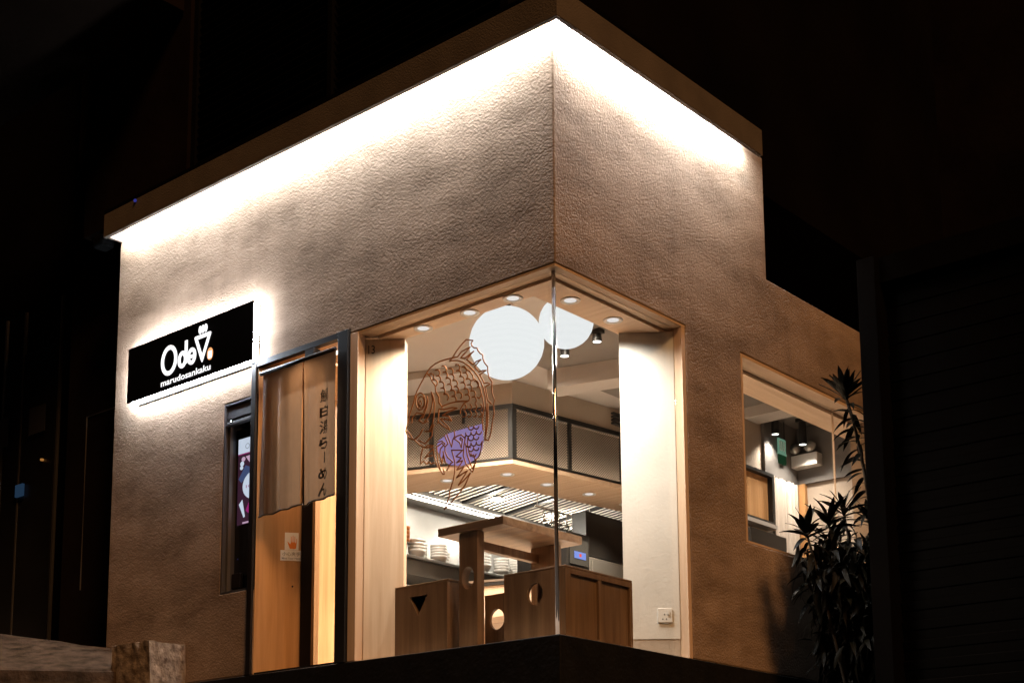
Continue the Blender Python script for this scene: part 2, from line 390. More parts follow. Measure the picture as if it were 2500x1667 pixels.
FISH = [[(-1.157,1.377),(-1.147,1.426),(-1.131,1.459),(-1.11,1.502),(-1.097,1.54),(-1.078,1.571),(-1.052,1.605),(-1.026,1.635),(-0.999,1.665),(-0.973,1.685),(-0.937,1.698),(-0.895,1.704),(-0.854,1.704),(-0.803,1.701),(-0.762,1.698)],[(-0.821,1.686),(-0.803,1.701),(-0.767,1.736),(-0.732,1.763),(-0.694,1.785),(-0.644,1.767),(-0.657,1.754),(-0.652,1.737),(-0.634,1.721),(-0.612,1.714),(-0.605,1.697),(-0.59,1.678),(-0.57,1.663),(-0.568,1.641),(-0.558,1.616),(-0.533,1.585),(-0.532,1.556),(-0.525,1.523),(-0.501,1.487),(-0.503,1.457),(-0.501,1.426),(-0.492,1.398),(-0.482,1.378),(-0.492,1.352),(-0.487,1.302),(-0.502,1.248),(-0.51,1.197),(-0.527,1.155),(-0.558,1.163),(-0.546,1.197),(-0.536,1.248),(-0.533,1.312),(-0.534,1.369)],[(-0.762,1.698),(-0.727,1.723),(-0.664,1.733),(-0.692,1.714),(-0.737,1.686),(-0.707,1.674),(-0.672,1.69),(-0.637,1.701),(-0.662,1.687),(-0.692,1.665),(-0.642,1.624),(-0.617,1.636),(-0.583,1.639),(-0.608,1.624),(-0.63,1.608),(-0.598,1.569),(-0.573,1.571),(-0.544,1.566),(-0.568,1.56),(-0.593,1.551),(-0.574,1.523),(-0.559,1.493),(-0.53,1.49),(-0.515,1.479),(-0.54,1.475),(-0.552,1.468),(-0.542,1.428),(-0.533,1.388),(-0.506,1.361)],[(-0.818,1.686),(-0.813,1.688),(-0.762,1.676),(-0.717,1.654),(-0.672,1.62),(-0.637,1.584),(-0.608,1.547),(-0.583,1.506),(-0.564,1.463),(-0.552,1.422),(-0.545,1.379),(-0.541,1.313),(-0.546,1.25),(-0.551,1.198)],[(-0.707,1.618),(-0.667,1.587),(-0.645,1.559),(-0.638,1.53),(-0.662,1.532)],[(-0.63,1.536),(-0.603,1.495),(-0.584,1.456),(-0.579,1.432),(-0.596,1.413),(-0.613,1.425)],[(-0.574,1.424),(-0.567,1.391),(-0.562,1.344),(-0.575,1.29),(-0.57,1.224)],[(-0.999,1.653),(-0.978,1.632),(-0.963,1.599),(-0.937,1.567),(-0.931,1.526),(-0.908,1.49),(-0.908,1.458),(-0.88,1.421)],[(-1.018,1.488),(-1.019,1.477),(-1.021,1.467),(-1.026,1.458),(-1.032,1.452),(-1.039,1.447),(-1.047,1.445),(-1.055,1.446),(-1.064,1.449),(-1.072,1.454),(-1.079,1.462),(-1.085,1.471),(-1.09,1.482),(-1.093,1.493),(-1.094,1.505),(-1.093,1.516),(-1.09,1.526),(-1.086,1.535),(-1.08,1.542),(-1.072,1.546),(-1.064,1.548),(-1.056,1.548),(-1.047,1.544),(-1.039,1.539),(-1.032,1.531),(-1.026,1.522),(-1.022,1.511),(-1.019,1.5),(-1.018,1.488)],[(-1.023,1.486),(-1.024,1.478),(-1.026,1.471),(-1.029,1.466),(-1.033,1.461),(-1.038,1.458),(-1.043,1.457),(-1.049,1.457),(-1.054,1.459),(-1.06,1.463),(-1.064,1.468),(-1.069,1.474),(-1.072,1.481),(-1.074,1.489),(-1.074,1.497),(-1.074,1.504),(-1.072,1.511),(-1.069,1.517),(-1.065,1.521),(-1.06,1.524),(-1.055,1.525),(-1.049,1.525),(-1.043,1.523),(-1.038,1.519),(-1.033,1.514),(-1.029,1.508),(-1.026,1.501),(-1.024,1.493),(-1.023,1.486)],[(-1.047,1.483),(-1.047,1.48),(-1.048,1.477),(-1.049,1.474),(-1.05,1.472),(-1.052,1.471),(-1.054,1.47),(-1.056,1.47),(-1.057,1.471),(-1.059,1.472),(-1.061,1.475),(-1.062,1.477),(-1.063,1.48),(-1.064,1.483),(-1.064,1.486),(-1.064,1.49),(-1.063,1.492),(-1.062,1.495),(-1.061,1.497),(-1.059,1.498),(-1.058,1.499),(-1.056,1.499),(-1.054,1.498),(-1.052,1.497),(-1.05,1.495),(-1.049,1.492),(-1.048,1.489),(-1.047,1.486),(-1.047,1.483)],[(-1.07,1.466),(-1.071,1.45),(-1.056,1.443)],[(-0.968,1.535),(-0.952,1.499),(-0.941,1.458),(-0.944,1.399),(-0.957,1.343),(-0.983,1.301),(-1.014,1.305)],[(-1.002,1.514),(-0.996,1.485),(-1.004,1.452),(-1.035,1.391)],[(-0.999,1.49),(-1.014,1.45),(-1.03,1.425)],[(-0.968,1.535),(-0.956,1.481),(-0.967,1.432),(-0.988,1.389),(-1.019,1.368)],[(-0.88,1.429),(-0.823,1.434),(-0.763,1.432),(-0.683,1.417),(-0.712,1.41),(-0.738,1.382),(-0.74,1.356)],[(-0.905,1.418),(-0.869,1.407),(-0.803,1.404),(-0.763,1.393),(-0.833,1.387),(-0.879,1.374),(-0.833,1.36),(-0.808,1.327),(-0.854,1.345),(-0.895,1.357),(-0.833,1.294),(-0.823,1.276),(-0.874,1.31),(-0.915,1.346)],[(-0.908,1.415),(-0.91,1.372),(-0.915,1.334)],[(-0.998,1.363),(-1.035,1.359),(-1.067,1.382),(-1.03,1.414),(-1.083,1.433),(-1.12,1.413),(-1.125,1.382)],[(-0.982,1.646),(-0.973,1.647),(-0.964,1.644),(-0.956,1.639),(-0.95,1.632),(-0.947,1.624),(-0.947,1.616),(-0.951,1.609),(-0.957,1.605)],[(-0.954,1.603),(-0.946,1.604),(-0.937,1.602),(-0.929,1.596),(-0.923,1.589),(-0.92,1.581),(-0.92,1.573),(-0.924,1.567),(-0.93,1.563)],[(-0.936,1.659),(-0.928,1.659),(-0.919,1.657),(-0.911,1.652),(-0.905,1.644),(-0.902,1.636),(-0.902,1.628),(-0.906,1.622),(-0.912,1.618)],[(-0.928,1.62),(-0.92,1.621),(-0.911,1.618),(-0.903,1.613),(-0.897,1.606),(-0.894,1.598),(-0.894,1.59),(-0.898,1.584),(-0.904,1.58)],[(-0.901,1.578),(-0.893,1.578),(-0.884,1.576),(-0.876,1.571),(-0.87,1.564),(-0.867,1.556),(-0.867,1.548),(-0.871,1.541),(-0.877,1.537)],[(-0.893,1.539),(-0.884,1.54),(-0.876,1.538),(-0.868,1.533),(-0.862,1.526),(-0.859,1.517),(-0.859,1.51),(-0.863,1.503),(-0.869,1.499)],[(-0.866,1.497),(-0.858,1.498),(-0.849,1.496),(-0.841,1.491),(-0.835,1.484),(-0.832,1.475),(-0.832,1.468),(-0.836,1.461),(-0.842,1.457)],[(-0.883,1.669),(-0.875,1.67),(-0.866,1.667),(-0.858,1.662),(-0.852,1.655),(-0.849,1.647),(-0.849,1.639),(-0.853,1.632),(-0.859,1.629)],[(-0.875,1.631),(-0.866,1.631),(-0.858,1.629),(-0.85,1.624),(-0.844,1.617),(-0.841,1.609),(-0.841,1.601),(-0.845,1.594),(-0.851,1.59)],[(-0.848,1.588),(-0.84,1.589),(-0.831,1.587),(-0.823,1.581),(-0.817,1.574),(-0.814,1.566),(-0.815,1.558),(-0.818,1.552),(-0.824,1.548)],[(-0.84,1.55),(-0.832,1.551),(-0.823,1.549),(-0.815,1.544),(-0.809,1.536),(-0.806,1.528),(-0.806,1.521),(-0.81,1.514),(-0.816,1.51)],[(-0.813,1.508),(-0.805,1.509),(-0.796,1.507),(-0.789,1.502),(-0.783,1.495),(-0.78,1.487),(-0.78,1.479),(-0.784,1.472),(-0.79,1.468)],[(-0.805,1.47),(-0.797,1.471),(-0.788,1.469),(-0.781,1.464),(-0.775,1.457),(-0.772,1.449),(-0.772,1.441),(-0.776,1.435),(-0.782,1.431)],[(-0.83,1.643),(-0.822,1.644),(-0.813,1.641),(-0.805,1.636),(-0.8,1.629),(-0.797,1.621),(-0.797,1.613),(-0.8,1.607),(-0.807,1.603)],[(-0.822,1.605),(-0.814,1.606),(-0.805,1.603),(-0.797,1.598),(-0.791,1.591),(-0.788,1.583),(-0.789,1.575),(-0.792,1.569),(-0.798,1.565)],[(-0.795,1.563),(-0.787,1.564),(-0.779,1.561),(-0.771,1.556),(-0.765,1.549),(-0.762,1.541),(-0.762,1.533),(-0.766,1.527),(-0.772,1.523)],[(-0.787,1.525),(-0.779,1.526),(-0.771,1.523),(-0.763,1.518),(-0.757,1.511),(-0.754,1.503),(-0.754,1.496),(-0.758,1.489),(-0.764,1.485)],[(-0.761,1.483),(-0.753,1.484),(-0.745,1.482),(-0.737,1.477),(-0.731,1.47),(-0.728,1.462),(-0.728,1.454),(-0.732,1.448),(-0.738,1.444)],[(-0.778,1.654),(-0.77,1.654),(-0.761,1.652),(-0.753,1.647),(-0.747,1.639),(-0.744,1.631),(-0.745,1.624),(-0.748,1.617),(-0.754,1.613)],[(-0.77,1.616),(-0.761,1.616),(-0.753,1.614),(-0.745,1.609),(-0.739,1.602),(-0.736,1.594),(-0.737,1.586),(-0.74,1.58),(-0.746,1.576)],[(-0.743,1.574),(-0.735,1.574),(-0.727,1.572),(-0.719,1.567),(-0.713,1.56),(-0.71,1.552),(-0.711,1.544),(-0.714,1.538),(-0.72,1.534)],[(-0.735,1.536),(-0.727,1.537),(-0.719,1.534),(-0.711,1.529),(-0.705,1.522),(-0.702,1.514),(-0.703,1.506),(-0.706,1.5),(-0.712,1.496)],[(-0.709,1.494),(-0.701,1.495),(-0.693,1.493),(-0.685,1.488),(-0.68,1.481),(-0.677,1.473),(-0.677,1.465),(-0.68,1.459),(-0.686,1.455)],[(-0.702,1.457),(-0.693,1.458),(-0.685,1.455),(-0.677,1.45),(-0.672,1.443),(-0.669,1.435),(-0.669,1.428),(-0.672,1.421),(-0.679,1.417)],[(-0.726,1.628),(-0.718,1.629),(-0.709,1.626),(-0.701,1.621),(-0.696,1.614),(-0.693,1.606),(-0.693,1.598),(-0.696,1.592),(-0.703,1.588)],[(-0.718,1.59),(-0.71,1.591),(-0.701,1.589),(-0.693,1.583),(-0.688,1.576),(-0.685,1.568),(-0.685,1.561),(-0.689,1.554),(-0.695,1.55)],[(-0.692,1.548),(-0.684,1.549),(-0.675,1.547),(-0.668,1.542),(-0.662,1.535),(-0.659,1.527),(-0.659,1.519),(-0.663,1.513),(-0.669,1.509)],[(-0.684,1.511),(-0.676,1.512),(-0.667,1.509),(-0.66,1.504),(-0.654,1.497),(-0.651,1.489),(-0.652,1.482),(-0.655,1.475),(-0.661,1.471)],[(-0.658,1.47),(-0.65,1.47),(-0.642,1.468),(-0.634,1.463),(-0.629,1.456),(-0.626,1.448),(-0.626,1.441),(-0.629,1.434),(-0.635,1.43)],[(-0.65,1.432),(-0.642,1.433),(-0.634,1.431),(-0.626,1.426),(-0.621,1.419),(-0.618,1.411),(-0.618,1.403),(-0.622,1.397),(-0.628,1.393)],[(-0.633,1.522),(-0.625,1.522),(-0.616,1.52),(-0.609,1.515),(-0.603,1.508),(-0.6,1.5),(-0.601,1.493),(-0.604,1.486),(-0.61,1.482)],[(-0.661,1.22),(-0.663,1.215),(-0.668,1.21),(-0.675,1.209),(-0.683,1.21),(-0.69,1.214),(-0.695,1.219),(-0.699,1.226),(-0.699,1.233)],[(-0.661,1.158),(-0.664,1.152),(-0.669,1.148),(-0.675,1.146),(-0.683,1.147),(-0.69,1.151),(-0.695,1.156),(-0.699,1.163),(-0.699,1.17)],[(-0.641,1.253),(-0.643,1.247),(-0.648,1.243),(-0.655,1.241),(-0.662,1.243),(-0.669,1.246),(-0.675,1.252),(-0.678,1.258),(-0.679,1.265)],[(-0.621,1.218),(-0.623,1.212),(-0.628,1.208),(-0.635,1.206),(-0.642,1.207),(-0.649,1.211),(-0.655,1.216),(-0.658,1.223),(-0.659,1.23)],[(-0.641,1.19),(-0.643,1.184),(-0.648,1.18),(-0.655,1.179),(-0.662,1.18),(-0.669,1.183),(-0.675,1.189),(-0.678,1.196),(-0.679,1.203)],[(-0.621,1.155),(-0.623,1.149),(-0.628,1.145),(-0.635,1.144),(-0.642,1.145),(-0.649,1.148),(-0.655,1.154),(-0.658,1.16),(-0.659,1.167)],[(-0.641,1.128),(-0.644,1.122),(-0.649,1.118),(-0.655,1.116),(-0.663,1.117),(-0.67,1.121),(-0.675,1.126),(-0.679,1.133),(-0.679,1.14)],[(-0.621,1.093),(-0.624,1.087),(-0.629,1.083),(-0.635,1.081),(-0.643,1.082),(-0.65,1.086),(-0.655,1.091),(-0.658,1.098),(-0.659,1.105)],[(-0.6,1.25),(-0.603,1.244),(-0.608,1.24),(-0.614,1.239),(-0.622,1.24),(-0.629,1.243),(-0.634,1.249),(-0.638,1.255),(-0.638,1.262)],[(-0.581,1.215),(-0.583,1.209),(-0.588,1.205),(-0.595,1.203),(-0.602,1.204),(-0.609,1.208),(-0.614,1.213),(-0.618,1.22),(-0.618,1.227)],[(-0.601,1.188),(-0.603,1.182),(-0.608,1.178),(-0.615,1.176),(-0.622,1.177),(-0.629,1.181),(-0.635,1.186),(-0.638,1.193),(-0.639,1.2)],[(-0.581,1.152),(-0.583,1.147),(-0.588,1.143),(-0.595,1.141),(-0.602,1.142),(-0.609,1.145),(-0.615,1.151),(-0.618,1.158),(-0.619,1.164)],[(-0.601,1.125),(-0.603,1.119),(-0.608,1.115),(-0.615,1.114),(-0.622,1.115),(-0.629,1.118),(-0.635,1.124),(-0.638,1.13),(-0.639,1.137)],[(-0.705,1.402),(-0.7,1.397),(-0.696,1.391),(-0.695,1.384),(-0.696,1.379),(-0.7,1.374),(-0.706,1.372),(-0.712,1.372),(-0.719,1.375)],[(-0.705,1.359),(-0.7,1.354),(-0.696,1.348),(-0.695,1.342),(-0.696,1.336),(-0.7,1.332),(-0.706,1.33),(-0.712,1.33),(-0.719,1.332)],[(-0.665,1.393),(-0.66,1.388),(-0.656,1.382),(-0.655,1.376),(-0.656,1.37),(-0.66,1.366),(-0.666,1.363),(-0.673,1.364),(-0.679,1.366)],[(-0.666,1.351),(-0.66,1.346),(-0.656,1.34),(-0.655,1.334),(-0.657,1.328),(-0.66,1.323),(-0.666,1.321),(-0.673,1.321),(-0.679,1.324)],[(-0.626,1.384),(-0.62,1.38),(-0.617,1.374),(-0.616,1.367),(-0.617,1.362),(-0.621,1.357),(-0.626,1.355),(-0.633,1.355),(-0.64,1.358)],[(-0.626,1.342),(-0.621,1.337),(-0.617,1.332),(-0.616,1.325),(-0.617,1.319),(-0.621,1.315),(-0.627,1.313),(-0.633,1.313),(-0.64,1.316)],[(-0.587,1.376),(-0.581,1.371),(-0.578,1.365),(-0.576,1.359),(-0.578,1.353),(-0.582,1.349),(-0.587,1.347),(-0.594,1.347),(-0.6,1.349)],[(-0.587,1.334),(-0.581,1.329),(-0.578,1.323),(-0.577,1.317),(-0.578,1.311),(-0.582,1.307),(-0.587,1.305),(-0.594,1.305),(-0.601,1.307)],[(-1.157,1.388),(-1.173,1.339),(-1.146,1.29),(-1.103,1.273),(-1.061,1.293),(-1.035,1.323)],[(-1.162,1.337),(-1.13,1.303),(-1.119,1.285)],[(-1.103,1.273),(-1.061,1.233),(-1.019,1.209),(-0.967,1.201),(-0.951,1.208),(-0.998,1.219),(-1.019,1.209)],[(-0.946,1.332),(-0.967,1.297),(-1.019,1.308)],[(-0.957,1.334),(-0.962,1.269),(-1.014,1.232),(-1.072,1.263)],[(-1.035,1.208),(-1.05,1.168),(-1.052,1.118),(-1.029,1.131),(-1.003,1.108),(-0.982,1.116),(-0.967,1.099),(-0.951,1.106),(-0.93,1.095)],[(-0.956,1.189),(-0.998,1.162),(-1.019,1.143)],[(-0.961,1.151),(-1.008,1.152)],[(-0.951,1.188),(-0.946,1.148),(-0.925,1.09),(-0.874,1.024),(-0.864,1.022),(-0.874,1.057)],[(-0.923,1.198),(-0.92,1.143),(-0.915,1.103),(-0.894,1.053)],[(-0.915,1.22),(-0.884,1.222),(-0.859,1.201),(-0.895,1.177),(-0.9,1.139),(-0.884,1.086),(-0.874,1.134),(-0.854,1.084),(-0.874,1.158)],[(-0.915,1.197),(-0.884,1.21),(-0.861,1.186)],[(-0.844,1.253),(-0.808,1.172),(-0.798,1.212),(-0.783,1.232),(-0.788,1.264)],[(-0.864,1.253),(-0.836,1.197),(-0.859,1.182),(-0.859,1.155),(-0.839,1.116),(-0.798,1.081),(-0.818,1.074),(-0.844,1.04)],[(-0.808,1.153),(-0.783,1.078),(-0.783,1.021),(-0.798,0.966),(-0.823,0.913),(-0.826,0.879),(-0.864,0.815),(-0.803,0.852),(-0.743,0.895),(-0.704,0.93),(-0.666,0.992),(-0.713,0.958),(-0.756,0.938),(-0.686,1.011),(-0.768,0.984),(-0.713,1.038),(-0.768,1.028),(-0.723,1.075),(-0.768,1.072),(-0.733,1.092),(-0.773,1.109),(-0.723,1.136),(-0.808,1.153)],[(-0.7,1.216),(-0.713,1.157),(-0.718,1.104),(-0.698,1.051),(-0.649,0.996),(-0.62,1.055)],[(-0.698,1.154),(-0.688,1.099),(-0.664,1.044),(-0.649,1.015),(-0.625,1.048)],[(-0.575,1.16),(-0.588,1.098),(-0.605,1.071),(-0.629,1.061),(-0.639,1.093),(-0.664,1.09),(-0.676,1.119)],[(-0.788,1.218),(-0.763,1.228),(-0.733,1.228),(-0.708,1.206),(-0.698,1.215)],[(-0.783,1.213),(-0.748,1.187),(-0.733,1.153),(-0.723,1.201),(-0.74,1.214),(-0.743,1.205),(-0.733,1.195)],[(-0.683,1.201),(-0.686,1.152),(-0.663,1.14)]]

# ================================================================== the ground
def gz(x, y):
    xx = max(-9.0, min(9.0, x)); yy = max(-12.0, min(8.0, y)); return -1.30 - .30 * xx + .05 * yy
g = MB(); gx = [-400, -60, -9, -6, -3, 0, 3, 6, 9, 60, 400]; gy = [-400, -60, -12, -8, -4, 0, 4, 8, 60, 400]
for y in gy:
    for x in gx: g.v.append((x, y, gz(x, y)))
for j in range(len(gy) - 1):
    for i in range(len(gx) - 1):
        a = j * len(gx) + i; g.f.append((a, a + 1, a + 1 + len(gx), a + len(gx)))
struct('ground', g, 'asphalt')

# steep concrete ramp rising to the left of the shop, with a worn nosing
u2 = Vector((.652, .758)); n2 = Vector((-.758, .652)); A0 = Vector((-3.966, -.886))
def rampz(d): return .085 + .37 * d
rp = MB(); ts = [-4.5 + .18 * i for i in range(32)]; ds = [0, .03, .08, .2, .4, .6, .8, .95]
random.seed(3)
T0, T1 = ts[0], .90
ts = [T0 + (T1 - T0) * i / 34 for i in range(35)]
for d in ds:
    for t in ts:
        d_ = d / .95 * min(2.2, max(.62, .66 + (.6 - t) * .53)); p = A0 + u2 * t + n2 * d_
        jit = random.uniform(-.006, .006) if d < .3 else random.uniform(-.012, .012)
        rp.v.append((p.x, min(p.y, -.001) if p.x > -4.1 else p.y, rampz(d_) + jit - (.012 if d == 0 else 0)))
W = len(ts)
for j in range(len(ds) - 1):
    for i in range(W - 1): a = j * W + i; rp.f.append((a, a + 1, a + 1 + W, a + W))
b0 = len(rp.v)
for t in ts:
    p = A0 + u2 * t - n2 * .004; rp.v.append((p.x + random.uniform(-.004, .004), p.y, -.05 + random.uniform(-.01, .01)))
b1 = len(rp.v)
for t in ts:
    p = A0 + u2 * t; rp.v.append((p.x, p.y, -1.2))
for i in range(W - 1):
    rp.f.append((b0 + i, b0 + i + 1, i + 1, i)); rp.f.append((b1 + i, b1 + i + 1, b0 + i + 1, b0 + i))
struct('ramp', rp, 'concrete', smooth=False)

# broken stone block at the foot of the wall
bm = bmesh.new(); bmesh.ops.create_cube(bm, size=1)
bmesh.ops.subdivide_edges(bm, edges=bm.edges[:], cuts=9, use_grid_fill=True)
random.seed(8)
for v in bm.verts:
    v.co.x *= .40; v.co.y *= .30; v.co.z *= .85
    e_ = sum(abs(c) > lim * .49 for c, lim in zip(v.co, (.40, .30, .85)))
    k = .0025 + .004 * (e_ > 1)
    v.co += Vector((random.uniform(-k, k), random.uniform(-k, k), random.uniform(-k, k)))
me = bpy.data.meshes.new('stone_block'); bm.to_mesh(me); bm.free(); me.materials.append(M['stone'])
sb = bpy.data.objects.new('stone_block', me); COL.objects.link(sb); sb.location = (-3.335, -.163, -.170); sb.rotation_euler = (0, 0, R(2))
tag(sb, 'rough pitted stone block against the foot of the plaster wall', 'stone block')
ch = MB()
for x, y, d, s in ((-4.32, -.75, 0, .035), (-4.45, -.28, 0, .02), (-4.16, -.45, 0, .016)):
    pass
# ================================================================== shop building
shop = thing('shop_building', 'small corner ramen shop with rough plaster walls and lit cornice', 'building')
xs = [-4.076, -2.81, -2.47, -1.60, -.2, 0]; ys = [0, .2, 1.27, 1.905, 2.265, 3.75, 5.4]; zs = [0, .555, .80, 1.842, 2.035, 2.06, 2.635, 3.49]
def wall_solid(x, y, z):
    left = y < .2; right = x > -.2
    if not (left or right): return False
    if left and -2.81 < x < -2.47 and .555 < z < 1.842: return False
    if left and -2.47 < x < -1.60 and z < 2.06: return False
    if (left and x > -1.60 or right and y < 1.27) and z < 2.035: return False
    if right and 1.905 < y < 3.75 and .80 < z < 2.035: return False
    if right and y > 2.265 and z > 2.635: return False
    return True
wall = obj('wall', voxel(xs, ys, zs, wall_solid), 'plaster', shop, bevel=.008)
obj('side_wall', MB().box(-4.07, -3.9, .2, 1.4, .0, 3.45), 'plaster', shop)
# black stone plinth that the walls and the corner window stand on
pl = voxel([-4.10, -.35, .012], [-.012, .35, 5.4], [-2.8, -.004], lambda x, y, z: y < .35 or x > -.35)
obj('plinth', pl, 'blackstone', shop, bevel=.006)
obj('entrance_step', MB().box(-2.5, -1.55, -.55, -.014, -1.4, -.22), 'blackstone', shop, bevel=.01)
# overhanging cornice: fascia boards, soffit and the light strip behind them
fas = obj('fascia', voxel([-4.07, .125, .155], [-.155, -.125, 2.0], [3.352, 3.53], lambda x, y, z: y < -.125 or x > .125), 'fascia', shop, bevel=.003)
obj('fascia_end', MB().box(-4.068, -4.045, -.124, -.002, 3.36, 3.528), 'fascia', fas)
obj('cornice_soffit', voxel([-4.04, 0.001, .123], [-.123, -.001, 1.97], [3.475, 3.50], lambda x, y, z: y < -.001 or x > .001), 'ceiling', fas)
strip = voxel([-4.0, .03, .095], [-.095, -.03, 1.97], [3.452, 3.462], lambda x, y, z: y < -.03 or x > .03)
obj('light_strip', strip, 'led', fas)
obj('roof', voxel([-4.07, -.005, .153], [-.153, 1.998, 2.26], [3.532, 3.56], lambda x, y, z: y < 1.998 or x < -.005), 'near_black', shop)

# ---- the glazed corner
wf = MB().box(-1.598, -1.532, .0, .062, .002, 2.033)
win = obj('corner_window', wf, 'oak', shop, bevel=.002)
obj('window_head', MB().box(-1.53, -.006, .004, .11, 2.020, 2.034), 'oak_x', win)
obj('window_head', MB().box(-.11, -.004, .112, 1.268, 2.020, 2.034), 'oak_y', win)
obj('window_jamb', MB().box(-.11, -.004, 1.232, 1.268, .0, 2.019), 'oak', win, bevel=.002)
obj('glass_pane', MB().box(-1.53, -.068, .056, .064, .0, 2.020), 'glass', win)
obj('glass_pane', MB().box(-.064, -.056, .068, 1.23, .0, 2.020), 'glass', win)
obj('corner_post', MB().tube([(-.06, .06, .0), (-.06, .06, 2.02)], .0115, 12), 'chrome', win, smooth=True)
# lowered oak soffit behind the glass
sof = voxel([-1.46, -.335, -.112], [.112, .228, 1.03, 1.25], [2.0, 2.018], lambda x, y, z: y < .228 or x > -.335)
obj('window_soffit', sof, 'oak_x', win)
obj('soffit_upstand', voxel([-1.6, -.335, -.31], [.205, .228, 1.25], [2.019, 2.56], lambda x, y, z: y < .228 or x > -.335), 'oak_x', win)
# splayed reveals
sp_l = obj('oak_panel', MB().prism([(-1.531, .068), (-1.348, .223), (-1.40, .30), (-1.60, .13), (-1.60, .068)], .0, 1.999), 'oak', shop, bevel=.002)
obj('splayed_pier', MB().prism([(-.062, 1.228), (-.32, 1.028), (-.32, 1.32), (-.205, 1.32), (-.205, 1.228)][::-1], .12, 1.999), 'white_plaster', shop)
obj('pier_skirting', MB().prism([(-.066, 1.229), (-.318, 1.033), (-.318, 1.31), (-.205, 1.31), (-.205, 1.229)][::-1], .0, .118), 'inwall', shop)
n13 = fit_text(text_mb('13', .1, .0015), 0, .042, 0, .055, 0)
pd = Vector((.183, .155)).normalized(); pn = Vector((pd.y, -pd.x))
n13.v = [(-1.531 + pd.x * (.014 + v[0]) + pn.x * .0015, .068 + pd.y * (.014 + v[0]) + pn.y * .0015, 1.905 + v[2]) for v in n13.v]
obj('house_number', n13, 'brown_ink', sp_l)

# ---- the side window
sw = MB().box(-.12, -.004, 1.907, 1.93, .802, 2.033)
swn = obj('side_window', sw, 'oak', shop)
obj('window_head', MB().box(-.13, -.004, 1.932, 3.748, 2.012, 2.033), 'oak_y', swn)
obj('window_sill', MB().box(-.13, -.004, 1.932, 3.748, .801, .815), 'oak_y', swn)
obj('glass_pane', MB().box(-.105, -.097, 1.932, 3.295, .816, 2.011), 'glass', swn)
obj('glass_pane', MB().box(-.105, -.097, 3.303, 3.748, .816, 2.011), 'glass', swn)
obj('glazing_bar', MB().box(-.107, -.095, 3.2955, 3.3025, .816, 2.011), 'oak', swn)
obj('window_soffit', MB().box(-.34, -.131, 1.7, 4.4, 1.985, 2.005), 'oak_y', swn)
obj('soffit_upstand', MB().box(-.34, -.32, 1.27, 5.1, 2.006, 2.56), 'inwall', swn)

# ---- the recessed entrance
ud = Vector((.611, .792)); P0 = Vector((-2.462, .006))
def sp(s, z, off=0.0): p = P0 + ud * s; return (p.x + ud.y * off, p.y - ud.x * off, z)
e1 = P0 + ud * .305
obj('door_frame', MB().box(-2.515, -2.472, -.016, .03, .0, 2.06), 'frame_brown', shop, bevel=.002)
obj('door_frame', MB().box(-2.471, -1.695, -.012, .03, 2.025, 2.062), 'frame_brown', shop)
obj('door_frame', MB().box(-1.694, -1.606, -.016, .10, .0, 2.063), 'black', shop, bevel=.002)
dp = obj('door_panel', MB().prism([(P0.x, P0.y), (e1.x, e1.y), (e1.x - .03, e1.y + .02), (P0.x - .03, P0.y + .02)], .003, 2.02), 'door', shop)
hole = MB().lathe([(.0, 0), (.006, 0), (.006, .004)], seg=12).xf(Matrix.Translation(sp(.239, .574, .003)) @ Matrix.Rotation(math.atan2(-ud.x, ud.y), 4, 'Z') @ Matrix.Rotation(R(90), 4, 'Y'))
obj('screw', hole, 'ink', dp)
obj('door_jamb', MB().box(-2.268, -2.165, .225, .262, .0, 2.02), 'frame_brown', shop)
obj('door_jamb', MB().box(-2.163, -2.138, .222, .262, .0, 2.02), 'door', shop)
obj('threshold', MB().box(-2.46, -1.70, .01, .30, .001, .012), 'blackstone', shop)
obj('entrance_ceiling', voxel([-2.61, -2.08, -1.61], [.032, .30, .92], [2.03, 2.05], lambda x, y, z: y < .3 or x < -2.08), 'door', shop)
obj('slot_light', MB().box(-2.13, -1.71, .14, .17, 2.018, 2.028), 'slotlight', shop)
obj('entrance_wall', MB().box(-1.66, -1.604, .101, .22, .0, 2.03), 'door', shop)

# ---- service hatch recess left of the door
hx0, hx1, hz0, hz1 = -2.808, -2.472, .557, 1.840
htc = obj('service_hatch', MB().box(hx0, hx0 + .012, .002, .24, hz0, hz1).box(hx0 + .013, hx1, .002, .24, hz1 - .012, hz1).box(hx0 + .013, hx1, .002, .24, hz0, hz0 + .012), 'darkgrey', shop)
obj('hatch_shutter_box', MB().box(hx0 + .013, hx1, .012, .13, 1.735, 1.827), 'darkgrey', htc, bevel=.004)
obj('hatch_rail', MB().box(hx0 + .013, hx1, .004, .03, 1.690, 1.712).box(hx0 + .013, hx1, .02, .05, 1.715, 1.733), 'darkgrey', htc, bevel=.003)
obj('hatch_frame', MB().box(hx0 + .016, hx0 + .034, .03, .055, hz0 + .012, 1.688), 'steel_dull', htc)
obj('hatch_back', MB().box(hx0, hx1 - .0, .241, .26, hz0, hz1), 'black', htc)

